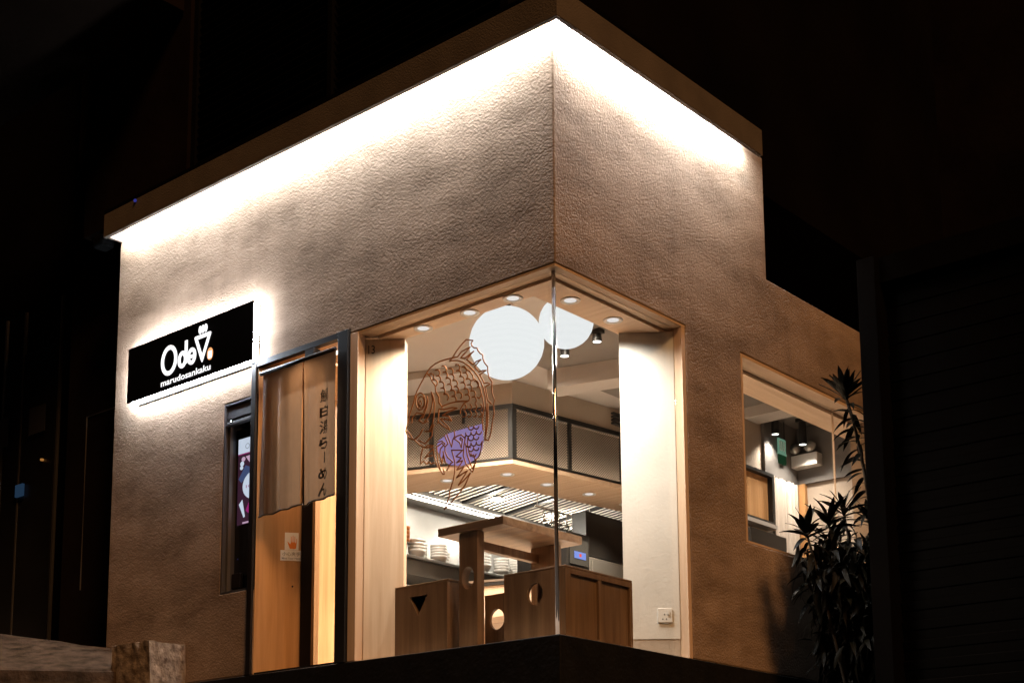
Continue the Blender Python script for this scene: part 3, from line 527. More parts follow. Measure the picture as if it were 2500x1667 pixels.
# ================================================================== interior shell
struct('floor', MB().box(-4.0, -.001, .001, 1.0, -.06, -.002).box(-4.6, -.001, 1.0, 6.3, -.06, -.002), 'floor')
struct('ceiling', MB().box(-4.0, -.2, .2, 1.0, 2.56, 2.62).box(-4.6, -.2, 1.0, 6.3, 2.56, 2.62), 'ceiling')
struct('wall_kitchen', MB().box(-4.6, -4.3, 1.0, 6.3, 0, 2.56), 'kitchen_wall')
struct('wall_back', MB().box(-4.3, -1.4, 6.1, 6.3, 0, 2.56), 'inwall')
struct('wall_entrance', MB().box(-4.6, -2.72, .92, 1.0, 0, 2.56).box(-2.72, -2.62, .262, 1.0, 0, 2.56), 'door')
tag(obj('wall_ledge', MB().box(-4.2, -2.63, .895, .918, .652, .692), 'frame_brown'), 'dark wooden ledge across the wall behind the entrance', 'ledge')
tag(obj('wall_rail', MB().box(-4.2, -2.63, .912, .918, .750, .758), 'frame_brown'), 'thin dark rail on the wall behind the entrance', 'rail')
struct('wall_partition', MB().box(-1.55, -1.40, 4.25, 6.1, 0, 2.56), 'inwall')
struct('wall_side_room', MB().box(-1.399, -.2, 5.13, 5.3, 0, 2.03), 'inwall')
struct('wall_upper_grey', MB().box(-1.399, -.2, 5.10, 5.3, 2.031, 2.56).box(-1.399, -1.37, 4.56, 5.10, 2.031, 2.56), 'grey_wall')
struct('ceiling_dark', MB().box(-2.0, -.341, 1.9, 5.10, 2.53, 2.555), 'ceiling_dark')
struct('ceiling_beam', MB().box(-1.39, -.341, 4.28, 4.50, 2.44, 2.529), 'ceiling')
struct('ceiling_duct', MB().prism([(-2.0, 2.45), (-.9, 2.77), (-.97, 2.98), (-2.06, 2.66)], 2.38, 2.529), 'ceiling')
struct('ceiling_step', MB().prism([(-3.55, 1.60), (-2.2, 2.10), (-2.33, 2.43), (-3.75, 1.90)], 2.50, 2.558), 'ceiling')

# ================================================================== kitchen bulkhead with perforated light band
c0 = Vector((-2.39, 2.50)); dL = Vector((-.939, -.345)); dR = Vector((.1371, .9905)); nL = Vector((.345, -.939)); nR = Vector((.9905, -.1371))
def outline(t, lenL=1.75, lenR=3.5):       # three points of the L, moved outwards by t
    # corner: intersect the two shifted lines
    a = c0 + nL * t; b = c0 + nR * t
    det = dL.x * (-dR.y) - dL.y * (-dR.x); w = b - a
    s = (w.x * (-dR.y) - w.y * (-dR.x)) / det
    cc = a + dL * s
    return [c0 + nL * t + dL * lenL, cc, c0 + nR * t + dR * lenR]
def lring(t0, t1, z0, z1, **k):
    o_, i_ = outline(t0, **k), outline(t1, **k)
    poly = [tuple(p) for p in o_] + [tuple(p) for p in reversed(i_)]
    return MB().prism(poly, z0, z1)
bk = thing('kitchen_bulkhead', 'dropped bulkhead above the kitchen bar with glowing perforated band', 'bulkhead', (-2.39, 2.5, 1.88))
obj('soffit_board', lring(0, -.55, 1.88, 1.915), 'oak_x', bk)
obj('bulkhead_core', lring(-.13, -.5, 1.916, 2.36), 'inwall', bk)
obj('bulkhead_upper', lring(-.012, -.5, 2.362, 2.558), 'inwall', bk)
obj('light_strip', lring(-.035, -.06, 1.917, 1.925, lenL=1.7, lenR=3.4), 'bandled', bk)
fr = lring(.006, -.012, 2.325, 2.361); obj('band_rail', fr, 'black', bk)
obj('band_rail', lring(.006, -.012, 1.916, 1.935), 'black', bk)
def band_post(d, n, s, w=.035):
    p = c0 + d * s; q = c0 + d * (s + w)
    poly = [p + n * .006, q + n * .006, q - n * .012, p - n * .012]
    ar = sum(poly[i].x * poly[(i + 1) % 4].y - poly[(i + 1) % 4].x * poly[i].y for i in range(4))
    obj('band_post', MB().prism([tuple(a) for a in (poly if ar > 0 else poly[::-1])], 1.936, 2.324), 'black', bk)
SL = [0.0, .665, 1.33]; SR = [0.0, .60, 1.20, 1.80, 2.4]
for s in SL: band_post(dL, nL, s)
for s in SR: band_post(dR, nR, s + .002)
def band_panel(d, n, s0, s1):
    p = c0 + d * s0; q = c0 + d * s1; m = MB().quad((p.x, p.y, 1.936), (q.x, q.y, 1.936), (q.x, q.y, 2.324), (p.x, p.y, 2.324))
    m.quad(*[(a.x - n.x * .002, a.y - n.y * .002, z) for a, z in ((p, 2.324), (q, 2.324), (q, 1.936), (p, 1.936))])
    o = obj('perforated_panel', m, 'perf', bk); uv = o.data.uv_layers.new(name='UVMap'); L_ = s1 - s0
    co = [(0, 0), (L_, 0), (L_, .388), (0, .388), (0, .388), (L_, .388), (L_, 0), (0, 0)]
    for i, c in enumerate(co): uv.data[i].uv = c
for a, b in zip(SL, SL[1:] + [1.75]): band_panel(dL, nL, a + .036, b - .001)
for a, b in zip(SR, SR[1:] + [3.0]): band_panel(dR, nR, a + .038, b + .001)

# bar counter under the bulkhead
bar = thing('bar_counter', 'kitchen bar counter with thin black top behind the window', 'counter', (-2.5, 2.5, 0))
obj('counter_front', lring(-.075, -.12, 0, .945), 'oak', bar)
obj('counter_top', lring(-.055, -.42, .947, .99), 'black', bar)
obj('counter_edge', lring(-.05, -.054, .972, .989), 'steel', bar)

# extractor hood over the kitchen
hood = thing('extractor_hood', 'stainless extractor hood with slanted baffle filters above the cooking line', 'hood', (-3.4, 3.5, 2.0))
obj('hood_shell', MB().box(-4.29, -2.93, 2.75, 6.0, 2.24, 2.27).box(-4.29, -3.93, 2.75, 6.0, 2.03, 2.239), 'steel', hood)
obj('hood_lip', MB().box(-3.929, -3.905, 2.4, 6.0, 2.0, 2.03), 'steel', hood, bevel=.004)
slat = mesh('slat', MB().box(-.47, .47, -.021, .021, -.005, .005), 'baffle')
k = 0; y = 2.5
while y < 5.9:
    if k % 9 == 8:
        obj('filter_divider', MB().box(-.5, .5, -.02, .02, -.012, .012).xf(Matrix.Translation((-3.41, y, 2.085)) @ Matrix.Rotation(R(-6), 4, 'Y')), 'black', hood)
    else:
        linked('slat', slat, (-3.41, y, 2.085), hood, (R(20), R(-6), 0))
    k += 1; y += .066
obj('filter_backing', MB().box(-3.9, -2.94, 2.76, 5.95, 2.17, 2.18), 'equip', hood)
ft = thing('fluorescent_lamp', 'white fluorescent tube along the back of the kitchen hood', 'lamp', (-4.0, 3.0, 1.98))
obj('lamp_tube', MB().tube([(-3.965, 2.3, 1.988), (-3.965, 5.6, 1.988)], .006, 10), 'tube', ft, smooth=True)
obj('lamp_body', MB().box(-4.0, -3.978, 2.28, 5.62, 1.975, 2.0), 'plastic_white', ft)

# shelf with stacked bowls
sh = thing('kitchen_shelf', 'stainless kitchen shelf carrying stacks of white bowls', 'shelf', (-3.9, 3.5, 1.40))
obj('shelf_board', MB().box(-4.15, -3.75, 2.1, 4.9, 1.375, 1.40), 'steel', sh, bevel=.003)
obj('shelf_apron', MB().box(-4.12, -3.78, 2.1, 4.9, 1.24, 1.374), 'steel_dull', sh)
for yy in (2.3, 3.5, 4.7): obj('shelf_bracket', MB().box(-4.299, -4.151, yy - .015, yy + .015, 1.36, 1.40), 'steel', sh)
tag(obj('back_counter', MB().box(-4.29, -3.7, 2.0, 5.9, .0, .92), 'ceiling'), 'pale light-bouncing worktop cabinet below the bowl shelf', 'worktop')  # ceiling white, made pale to bounce light up to the hood slats
def bowl_mesh(r, h):
    p = [(r * .42, 0), (r * .45, .004), (r * .47, h * .12), (r * .75, h * .35), (r * .95, h * .75), (r, h), (r * .97, h), (r * .9, h * .72), (r * .68, h * .34), (r * .3, h * .16), (.0005, h * .15)]
    return mesh('bowl', MB().lathe(p, seg=28), 'ceramic', True)
def stack(x, y, r, h, n, pitch, label, m=None, name='bowl'):
    me = m or bowl_mesh(r, h)
    for i in range(n):
        o = linked(name, me, (x + random.uniform(-.003, .003), y + random.uniform(-.003, .003), 1.4005 + i * pitch))
        tag(o, label, 'bowl', 'bowls of the stack: ' + label.split(' in ')[-1])
stack(-3.84, 2.95, .078, .075, 4, .030, 'white bowl in the leftmost white stack on the kitchen shelf')
stack(-3.98, 3.12, .075, .07, 5, .028, 'white bowl in the half hidden stack behind the others on the shelf')
stack(-3.85, 3.24, .078, .07, 5, .024, 'white bowl in the stack just left of the walnut table leg')
stack(-3.98, 3.42, .07, .07, 4, .026, 'white bowl in the small stack hidden behind the walnut table leg')
stack(-3.86, 3.80, .105, .08, 6, .026, 'wide white bowl in the widest stack just right of the table leg')
stack(-3.85, 4.08, .075, .07, 5, .026, 'white bowl in the narrow stack between the two wider right stacks')
stack(-3.86, 4.31, .095, .07, 7, .024, 'white bowl in the rightmost stack on the kitchen shelf')
stack(-3.83, 3.56, .055, .045, 1, .02, 'small white dish lying in front of the stacks on the shelf')
rk = thing('cup_rack', 'small wire rack with crossed white legs at the shelf end', 'rack', (-3.84, 2.77, 1.4))
obj('rack_leg', MB().tube([(-3.84, 2.72, 1.401), (-3.84, 2.77, 1.51)], .008, 6), 'plastic_white', rk)
obj('rack_leg', MB().tube([(-3.84, 2.83, 1.51), (-3.84, 2.775, 1.401)], .008, 6), 'plastic_white', rk)
obj('rack_top', MB().box(-3.92, -3.78, 2.68, 2.86, 1.511, 1.517), 'steel', rk)
cupm = mesh('lacquer_cup', MB().lathe([(.025, 0), (.04, .006), (.045, .03), (.043, .034), (.036, .01), (.0005, .009)], seg=20), 'redwood', True)
for jy, lab in ((2.725, 'orange lacquer cup in the left column on the wire rack'), (2.812, 'orange lacquer cup in the right column on the wire rack')):
    for i in range(4): tag(linked('lacquer_cup', cupm, (-3.85, jy, 1.5185 + i * .036)), lab, 'cup', lab.split(' in ')[1])
# hanging ladles
ur = thing('utensil_rail', 'bright steel rail of hooks hanging below the hood', 'rail', (-3.3, 4.2, 1.93))
obj('rail_bar', MB().tube([(-3.3, 3.9, 1.955), (-3.3, 4.75, 1.955)], .011, 8), 'chrome', ur, smooth=True)
obj('rail_hanger', MB().tube([(-3.3, 3.93, 1.965), (-3.3, 3.93, 2.07)], .005, 6), 'chrome', ur)
obj('rail_hanger', MB().tube([(-3.3, 4.70, 1.965), (-3.3, 4.70, 2.07)], .005, 6), 'chrome', ur)
ldm = MB().tube([(0, 0, -.012), (0, 0, -.10)], .006, 6).lathe([(.006, -.10), (.03, -.108), (.026, -.125), (.0005, -.13)], seg=12)
lde = mesh('ladle', ldm, 'chrome', True)
for i in range(6): tag(linked('ladle', lde, (-3.3, 4.02 + i * .11, 1.955), rot=(0, 0, i)), 'steel ladle hanging from the rail under the hood', 'ladle', 'ladles on the rail')

# dark equipment at the end of the kitchen
eq = thing('steam_cooker', 'tall black kitchen cooker with small blue display and steel side', 'cooker', (-3.0, 4.1, 0))
obj('cooker_body', MB().box(-3.35, -2.80, 3.70, 4.02, .0, 1.62), 'equip', eq, bevel=.006)
obj('control_panel', MB().box(-2.799, -2.79, 3.73, 3.99, 1.34, 1.56), 'black', eq)
ds_ = obj('display', MB().box(-2.7895, -2.786, 3.79, 3.95, 1.395, 1.455), 'lcd', eq)
obj('display_mark', MB().box(-2.7855, -2.784, 3.855, 3.885, 1.412, 1.438), 'lcd_red', ds_)
eq2 = thing('steel_fridge', 'stainless fridge cabinet beside the black cooker in the kitchen', 'fridge', (-3.0, 4.7, 0))
obj('fridge_body', MB().box(-3.4, -2.82, 4.04, 5.5, .0, 1.45), 'steel', eq2, bevel=.008)
obj('fridge_door', MB().box(-2.819, -2.80, 4.06, 4.73, .1, 1.42), 'steel', eq2, bevel=.004)
obj('fridge_door', MB().box(-2.819, -2.80, 4.75, 5.47, .1, 1.42), 'steel', eq2, bevel=.004)
obj('fridge_handle', MB().tube([(-2.785, 4.68, .6), (-2.785, 4.68, 1.2)], .01, 8), 'chrome', eq2)
tag(obj('dark_partition', MB().box(-3.0, -2.85, 4.04, 5.6, 1.47, 1.86), 'equip'), 'dark wall cupboard above the steel fridge', 'cupboard')
vg = thing('wall_vent', 'dark louvred air vent high on the bulkhead behind the right pane', 'vent', (-2.25, 3.75, 2.44))
for i in range(4): obj('vent_slat', MB().box(-2.215, -2.185, 3.56, 3.86, 2.40 + i * .028, 2.415 + i * .028), 'black', vg)
# lavender reflection in the glass, built as an added glowing panel at the band
lv = thing('lavender_reflection', 'lavender glass reflection built as a glowing panel in front of the perforated band', 'screen', (-2.84, 2.27, 2.1))
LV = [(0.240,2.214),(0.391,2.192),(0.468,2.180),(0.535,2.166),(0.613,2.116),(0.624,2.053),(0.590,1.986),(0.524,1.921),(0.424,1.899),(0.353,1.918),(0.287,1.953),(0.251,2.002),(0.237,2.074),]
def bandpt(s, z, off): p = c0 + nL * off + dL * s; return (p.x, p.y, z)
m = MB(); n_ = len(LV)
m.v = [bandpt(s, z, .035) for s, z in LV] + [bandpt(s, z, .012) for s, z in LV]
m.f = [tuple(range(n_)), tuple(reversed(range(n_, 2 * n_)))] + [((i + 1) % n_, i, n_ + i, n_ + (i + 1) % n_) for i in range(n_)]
obj('reflection_face', m, 'lavender', lv)
q = bandpt(.40, 0, .02); obj('added_bracket', MB().box(q[0] - .01, q[0] + .01, q[1] - .01, q[1] + .008, 2.24, 2.36), 'black', lv)  # bracket made up to carry the reflection panel

# ================================================================== lamps
WARM = (1.0, .76, .52)
dlp = thing('downlight', 'x', 'downlight')
obj('trim_ring', MB().lathe([(.038, -.002), (.056, -.006), (.059, -.002), (.058, .0), (.038, .0)], seg=28), 'plastic_white', dlp, smooth=True)
obj('reflector', MB().lathe([(.038, -.001), (.031, .012), (.022, .0125)], seg=24), 'lamp_glass', dlp, smooth=True)
obj('lens', MB().lathe([(.036, -.001), (.022, -.0045), (.0005, -.0055)], seg=20), 'dl', dlp)
dl_parts = [x for x in bpy.data.objects if x.parent == dlp]
def downlight(x, y, z, label, group, energy, color=WARM, first=[True], spot=R(120), kind='SPOT', drop=.03):
    if first[0]: o = dlp; first[0] = False
    else:
        o = dlp.copy(); COL.objects.link(o)
        for ch_ in dl_parts: c_ = ch_.copy(); COL.objects.link(c_); c_.parent = o
    o.location = (x, y, z); tag(o, label, 'downlight', group)
    d = bpy.data.lights.new('lamp', kind); d.energy = energy; d.color = color; d.shadow_soft_size = .02
    if kind == 'SPOT': d.spot_size = spot; d.spot_blend = .9
    l_ = bpy.data.objects.new('lamp', d); COL.objects.link(l_); l_.parent = o; l_.location = (0, 0, -drop)
for (x, y), w in zip(((-.441, .171), (-.770, .170), (-1.143, .170), (-.219, .417), (-.219, .83)),
                     ('nearest the corner above the left pane', 'in the middle above the left pane', 'nearest the oak panel above the left pane', 'nearest the corner above the right pane', 'nearest the pale pier above the right pane')):
    downlight(x, y, 2.0, 'round recessed downlight ' + w, 'downlights in the window soffit', 50.0 if y > .8 else 82.0, (1.0, .90, .78), spot=R(165))
for (x, y), w in zip(((-3.114, 2.539), (-2.631, 2.72), (-2.592, 3.181), (-2.527, 3.661), (-2.50, 4.15)),
                     ('left of the bulkhead corner', 'at the bulkhead corner', 'first right of the bulkhead corner', 'second right of the bulkhead corner', 'third right of the bulkhead corner')):
    downlight(x, y, 1.88, 'round downlight in the kitchen soffit, ' + w, 'downlights in the kitchen soffit', 120.0, (1.0, .82, .62))
for yy, w in ((2.95, 'nearest'), (3.75, 'middle'), (4.55, 'farthest')):  # point lamps added to brighten the bowls and filter slats
    downlight(-3.62, yy, 2.045, 'added fill lamp among the hood filters above the bowls, ' + w + ' of the three', 'added fill lamps in the hood', 16.0, (1.0, .90, .78), kind='POINT', drop=.09)
for (x, y), w in zip(((-1.9, .9), (-1.2, 1.7), (-2.0, 1.9)), ('over the entrance side', 'behind the globe lamps', 'in front of the kitchen bar')):  # fill lamps added to lift the light in the room
    downlight(x, y, 2.559, 'added ceiling fill light ' + w, 'added fill lights in the main ceiling', 330.0, (1.0, .86, .70), spot=R(165))
downlight(-2.2, .60, 2.03, 'round downlight in the entrance ceiling behind the cloth', 'entrance downlights', 62.0, (1.0, .70, .44))
downlight(-2.0, .115, 2.026, 'round downlight just above the hanging cloth', 'entrance downlights', 26.0, (1.0, .64, .36), spot=R(150))

def globe(x, y, z, r, label):
    t = thing('globe_lamp', label, 'lamp', (x, y, z), 'globe lamps')
    n = 26; prof = []
    for i in range(n + 1):
        a = -math.pi / 2 + math.pi * i / n; rr = max(.0005, r * math.cos(a))
        prof.append((rr * (1 - .006 * (i % 2)), r * .97 * math.sin(a)))
    obj('paper_shade', MB().lathe(prof, (x, y, z), 40), 'globe', t, smooth=True)
    obj('lamp_cap', MB().lathe([(.0005, r * .975), (.03, r * .97), (.03, r + .03), (.0005, r + .03)], (x, y, z), 16), 'black', t)
    obj('cord', MB().tube([(x, y, z + r + .03), (x, y, 2.559)], .004, 6), 'black', t)
globe(-.909, .671, 1.985, .232, 'large white paper globe lamp hanging left of the corner post')
globe(-.714, 1.019, 2.17, .172, 'smaller white paper globe lamp partly behind the larger one')
for gx_, gy_, gz_, e_ in ((-.909, .671, 1.70, 3.0), (-.736, 1.01, 1.98, 3.0)): pass

# ================================================================== furniture in the window
wx = 'walnut'
b2 = thing('walnut_box', 'walnut display box with round cut-out and panelled side at the corner', 'box', (-.33, .5, 0))
def holed_panel(x0, x1, z0, z1, hole, y0, y1):     # rectangular board with a cut-out of any outline (hole counter-clockwise)
    cx = sum(p[0] for p in hole) / len(hole); cz = sum(p[1] for p in hole) / len(hole); out = []
    pts = []
    def push(th):
        dx, dz = math.cos(th), math.sin(th)
        k = min(((x1 - cx) if dx > 0 else (x0 - cx)) / dx if abs(dx) > 1e-9 else 1e9, ((z1 - cz) if dz > 0 else (z0 - cz)) / dz if abs(dz) > 1e-9 else 1e9)
        return (cx + dx * k, cz + dz * k)
    angs = sorted([math.atan2(p[1] - cz, p[0] - cx) for p in hole] + [math.atan2(z - cz, x - cx) for x in (x0, x1) for z in (z0, z1)])
    def inner(th):
        dx, dz = math.cos(th), math.sin(th)
        for i in range(len(hole)):
            a, b = hole[i], hole[(i + 1) % len(hole)]; ex, ez = b[0] - a[0], b[1] - a[1]
            det = dx * (-ez) + dz * ex
            if abs(det) < 1e-12: continue
            t = ((a[0] - cx) * (-ez) + (a[1] - cz) * ex) / det; u = (dx * (a[1] - cz) - dz * (a[0] - cx)) / det
            if t > 0 and -1e-6 <= u <= 1 + 1e-6: return (cx + dx * t, cz + dz * t)
        return (cx, cz)
    return MB().ring([push(t) for t in angs], [inner(t) for t in angs], y0, y1)
obj('front_panel', holed_panel(-.545, -.112, .0, .40, ellipse(-.325, .278, .056, .062, 28), .20, .225), wx, b2)
obj('divider', MB().box(-.385, -.36, .30, .80, .031, .40), wx, b2)
obj('top_board', MB().box(-.545, -.112, .20, .82, .4015, .413), 'walnut_x', b2, bevel=.002)
sd = obj('side_frame', MB().box(-.137, -.112, .226, .25, .0, .40).box(-.137, -.112, .50, .525, .035, .37).box(-.137, -.112, .795, .82, .0, .40).box(-.137, -.112, .25, .795, .0, .034).box(-.137, -.112, .25, .795, .371, .40), wx, b2)
obj('side_panel', MB().box(-.150, -.128, .251, .499, .035, .37), wx, b2)
obj('side_panel', MB().box(-.150, -.128, .526, .794, .035, .37), wx, b2)
obj('shelf', MB().box(-.52, -.151, .228, .80, .012, .03), 'walnut_x', b2)

b1 = thing('walnut_box', 'walnut display box with triangular cut-out beside the oak panel', 'box', (-1.15, .3, 0))
obj('front_panel', holed_panel(-1.44, -.965, .0, .433, [(-1.269, .374), (-1.198, .256), (-1.121, .374)], .19, .215), wx, b1)
obj('top_board', MB().box(-1.44, -.955, .19, .50, .4345, .446), 'walnut_x', b1, bevel=.002)
obj('side_board', MB().box(-.99, -.965, .216, .50, .0, .433), wx, b1)
obj('side_board', MB().box(-1.44, -1.415, .216, .50, .0, .433), wx, b1)
obj('back_board', MB().box(-1.414, -.991, .48, .50, .0, .433), wx, b1)

tb = thing('walnut_table', 'high walnut table with slab legs and round cut-out in the window', 'table', (-.7, .45, 0))
obj('table_top', MB().box(-1.022, -.524, .17, .90, .697, .745), 'walnut_x', tb, bevel=.003)
lg = obj('leg', holed_panel(-.872, -.735, .0, .695, ellipse(-.806, .430, .047, .066, 28), .19, .25), wx, tb)
obj('leg', MB().box(-.82, -.636, .78, .84, .0, .695), wx, tb)
obj('stretcher', MB().box(-.80, -.76, .251, .779, .60, .65), wx, tb)
obj('foot_rail', MB().box(-.955, -.66, .185, .26, .0, .018), 'walnut_x', tb, bevel=.003)
scn = tag(obj('walnut_screen', holed_panel(-.86, -.60, .0, .36, ellipse(-.769, .212, .055, .06, 28), .40, .42), wx), 'low walnut panel with round hole glowing between table and box', 'panel')
tag(obj('oak_bench', MB().box(-1.6, -.9, .9, 1.25, .30, .34).box(-1.55, -1.5, .92, 1.23, 0, .299).box(-1.0, -.95, .92, 1.23, 0, .299), 'oak_x'), 'pale oak bench standing on the floor behind the window furniture', 'bench')

# wall socket on the splayed pier
pv = Vector((-.062, 1.228)) - Vector((-.32, 1.028)); pv.normalize(); pnv = Vector((pv.y, -pv.x))
def pier(s, z, off): p = Vector((-.062, 1.228)) - pv * s + pnv * off; return Vector((p.x, p.y, z))
def pier_box(s0, s1, z0, z1, o0, o1):
    m = MB(); a = [pier(s, z, o) for o in (o0, o1) for z in (z0, z1) for s in (s0, s1)]
    m.v = [tuple(p) for p in a]; m.f = [(0, 1, 3, 2), (4, 6, 7, 5), (0, 2, 6, 4), (1, 5, 7, 3), (2, 3, 7, 6), (0, 4, 5, 1)]; return m
so = thing('wall_socket', 'white square wall socket with switch on the pale pier', 'socket', tuple(pier(.09, .26, 0)))
obj('socket_plate', pier_box(.045, .131, .215, .301, .0005, .010), 'plastic_white', so, bevel=.003)
obj('switch', pier_box(.062, .077, .262, .286, .0102, .016), 'plastic_white', so)
for s, z in ((.091, .262), (.080, .235), (.101, .235)): obj('pin_hole', pier_box(s - .003, s + .003, z - .004, z + .004, .0102, .0106), 'ink', so)

# ================================================================== sign
sg = thing('shop_sign', 'black backlit sign board with white logo on the left wall', 'sign', (-3.12, -.04, 2.05))
obj('sign_face', MB().box(-3.815, -2.44, -.078, -.066, 2.052, 2.455), 'signface', sg, bevel=.002)
obj('light_box', MB().box(-3.805, -2.45, -.0655, -.018, 2.062, 2.445), 'signglow', sg)
obj('back_plate', MB().box(-3.78, -2.455, -.016, -.006, 2.045, 2.45), 'black', sg)
obj('mount', MB().box(-3.5, -3.45, -.006, .0, 2.2, 2.3).box(-2.8, -2.75, -.006, .0, 2.2, 2.3), 'black', sg)
yA, yB = -.0812, -.0783
def thick_ring(cx, cz, rx, rz, w, rot=0.0): return MB().ring(ellipse(cx, cz, rx, rz, 40, rot), ellipse(cx, cz, rx - w, rz - w, 40, rot), yA, yB)
obj('letter', thick_ring(-3.327, 2.257, .0905, .108, .031), 'signletter', sg)
ld = thick_ring(-3.178, 2.227, .05, .061, .030); ld.box(-3.152, -3.124, yA - .0006, yB, 2.19, 2.354); obj('letter', ld, 'signletter', sg)
le = thick_ring(-3.075, 2.227, .049, .060, .028); le.box(-3.10, -3.045, yA - .0006, yB, 2.213, 2.236); obj('letter', le, 'signletter', sg)
def tri_off(P, w):
    out = []
    for i in range(3):
        a, b, c = Vector(P[i - 1]), Vector(P[i]), Vector(P[(i + 1) % 3]); d1 = (a - b).normalized(); d2 = (c - b).normalized(); bis = (d1 + d2).normalized()
        out.append(tuple(b + bis * w / math.sqrt((1 - d1.dot(d2)) / 2)))
    return out
TP = [(-3.053, 2.354), (-2.960, 2.148), (-2.863, 2.354)]
def rounded(P, k):
    o = []
    for i in range(3):
        a, b, c = Vector(P[i - 1]), Vector(P[i]), Vector(P[(i + 1) % 3])
        for t in (0, .5, 1):
            p0 = b + (a - b).normalized() * k; p1 = b + (c - b).normalized() * k
            q = (p0 * (1 - t) ** 2 + b * 2 * t * (1 - t) + p1 * t * t); o.append((q.x, q.y))
    return o
obj('triangle_mark', MB().ring(rounded(TP, .018), rounded(tri_off(TP, .026), .004), yA, yB), 'signletter', sg)
st = MB()
for i in range(3): st.xz(ellipse(-2.988 + i * .030, 2.390 + i * .0005, .0165, .029, 16)[::-1], yA, yB)
obj('steam_mark', st, 'signletter', sg)
obj('seal_mark', MB().xz(ellipse(-2.876, 2.196, .031, .043, 20)[::-1], yA + .001, yB), 'signseal', sg)
obj('seal_mark', MB().box(-2.895, -2.856, yA, yA + .001, 2.165, 2.215), 'signletter', sg)
obj('lettering', fit_text(text_mb('marudosankaku', .1, .0018), -3.411, -2.865, 2.082, 2.128, yA), 'signletter', sg)

# ================================================================== hanging cloth (noren)
def cloth_y(x, z):
    k = min(1.0, (1.95 - z) / .25)
    return -.035 + k * (.009 * math.sin(x * 41) + .006 * math.sin(x * 23 + z * 2.2 + 1) + .003 * math.sin(x * 77 + z * 1.3))
nr = thing('noren_curtain', 'brown linen half curtain hanging in the shop doorway', 'curtain', (-2.03, -.03, 1.0))
def cloth(x0, x1, ztop, zb0, zb1, sway):
    m = MB(); nx, nz = 44, 36
    for j in range(nz + 1):
        for i in range(nx + 1):
            f = i / nx; h = j / nz
            zb = zb0 + (zb1 - zb0) * f + .0012 * math.sin(f * 7)
            z = ztop + (zb - ztop) * h; x = x0 + (x1 - x0) * f + sway[0] * h * (1 - f) + sway[1] * h * f
            m.v.append((x, cloth_y(x, z), z))
    for j in range(nz):
        for i in range(nx): a = j * (nx + 1) + i; m.f.append((a, a + 1, a + nx + 2, a + nx + 1))
    return m
obj('cloth_panel', cloth(-2.375, -1.992, 1.948, 1.000, 1.018, (-.012, -.006)), 'noren', nr, smooth=True)
obj('cloth_panel', cloth(-1.984, -1.686, 1.948, 1.006, 1.03, (.012, .0)), 'noren', nr, smooth=True)
def hem(x0, x1, za, zb):
    m = MB(); P = []
    for i in range(31):
        f = i / 30; x = x0 + (x1 - x0) * f; z = za + (zb - za) * f + .0012 * math.sin(f * 7); P.append((x, cloth_y(x, z) - .0005, z))
    return m.tube(P, .006, 6)
obj('hem', hem(-2.387, -1.982, 1.0, 1.018), 'noren_hem', nr); obj('hem', hem(-1.976, -1.688, 1.006, 1.03), 'noren_hem', nr)
obj('curtain_rod', MB().tube([(-2.40, -.033, 1.953), (-1.697, -.033, 1.953)], .014, 10), 'frame_brown', nr, smooth=True)
obj('rod_bracket', MB().box(-1.98, -1.90, -.030, .028, 1.967, 2.012), 'black', nr)
zt = 1.72
for chx, hgt in zip('鯛白湯らーめん', (.085, .078, .085, .075, .08, .075, .085)):
    t = text_mb('ー' if chx == 'ー' else chx, .1, .0010 if chx in '鯛湯' else .0026)
    if chx == 'ー': t.v = [(v[1], -v[0], v[2]) for v in t.v]; t = fit_text(t, -1.795, -1.785, zt - hgt * .85, zt, 0)
    else: t = fit_text(t, -1.828, -1.752, zt - hgt, zt, 0)
    # fine enough to follow the folds
    bm = bmesh.new(); vs_ = [bm.verts.new(v) for v in t.v]
    for f in t.f:
        try: bm.faces.new([vs_[i] for i in f])
        except ValueError: pass
    for v in bm.verts: v.co.y = cloth_y(v.co.x, v.co.z) - .004
    tm = MB(); bm.verts.index_update(); tm.v = [tuple(v.co) for v in bm.verts]; tm.f = [tuple(v.index for v in f.verts) for f in bm.faces]; bm.free()
    obj('character', tm, 'ink', nr)
    zt -= hgt + .020

# ================================================================== stickers on the door panel
def spbox(s0, s1, z0, z1, o0, o1):
    m = MB(); m.v = [sp(s, z, o) for o in (o0, o1) for z in (z0, z1) for s in (s0, s1)]
    m.f = [(0, 1, 3, 2), (4, 6, 7, 5), (0, 2, 6, 4), (1, 5, 7, 3), (2, 3, 7, 6), (0, 4, 5, 1)]; return m
hs = thing('warning_sticker', 'white door sticker with an orange hand and small warning text', 'sticker', sp(.23, .80, .002))
obj('sticker_sheet', spbox(.185, .274, .812, .927, .001, .002), 'paper', hs)
obj('sticker_sheet', spbox(.158, .291, .742, .811, .001, .002), 'paper', hs)
hand = [(.218, .822), (.252, .820), (.258, .826), (.262, .862), (.263, .888), (.260, .888), (.258, .862), (.2545, .858), (.252, .866), (.2505, .904), (.2475, .904), (.2465, .866), (.2430, .862), (.2405, .868), (.239, .909), (.236, .909), (.235, .868), (.2315, .862), (.2290, .866), (.2275, .902), (.2245, .902), (.224, .864), (.221, .850), (.206, .866), (.203, .869), (.2025, .865), (.214, .832)]
hm = MB(); hm.v = [sp(s, z, .0026) for s, z in hand] + [sp(s, z, .0021) for s, z in hand]; nh = len(hand)
hm.f = [tuple(range(nh)), tuple(reversed(range(nh, 2 * nh)))] + [((i + 1) % nh, i, nh + i, nh + (i + 1) % nh) for i in range(nh)]
obj('hand_symbol', hm, 'orange_print', hs)
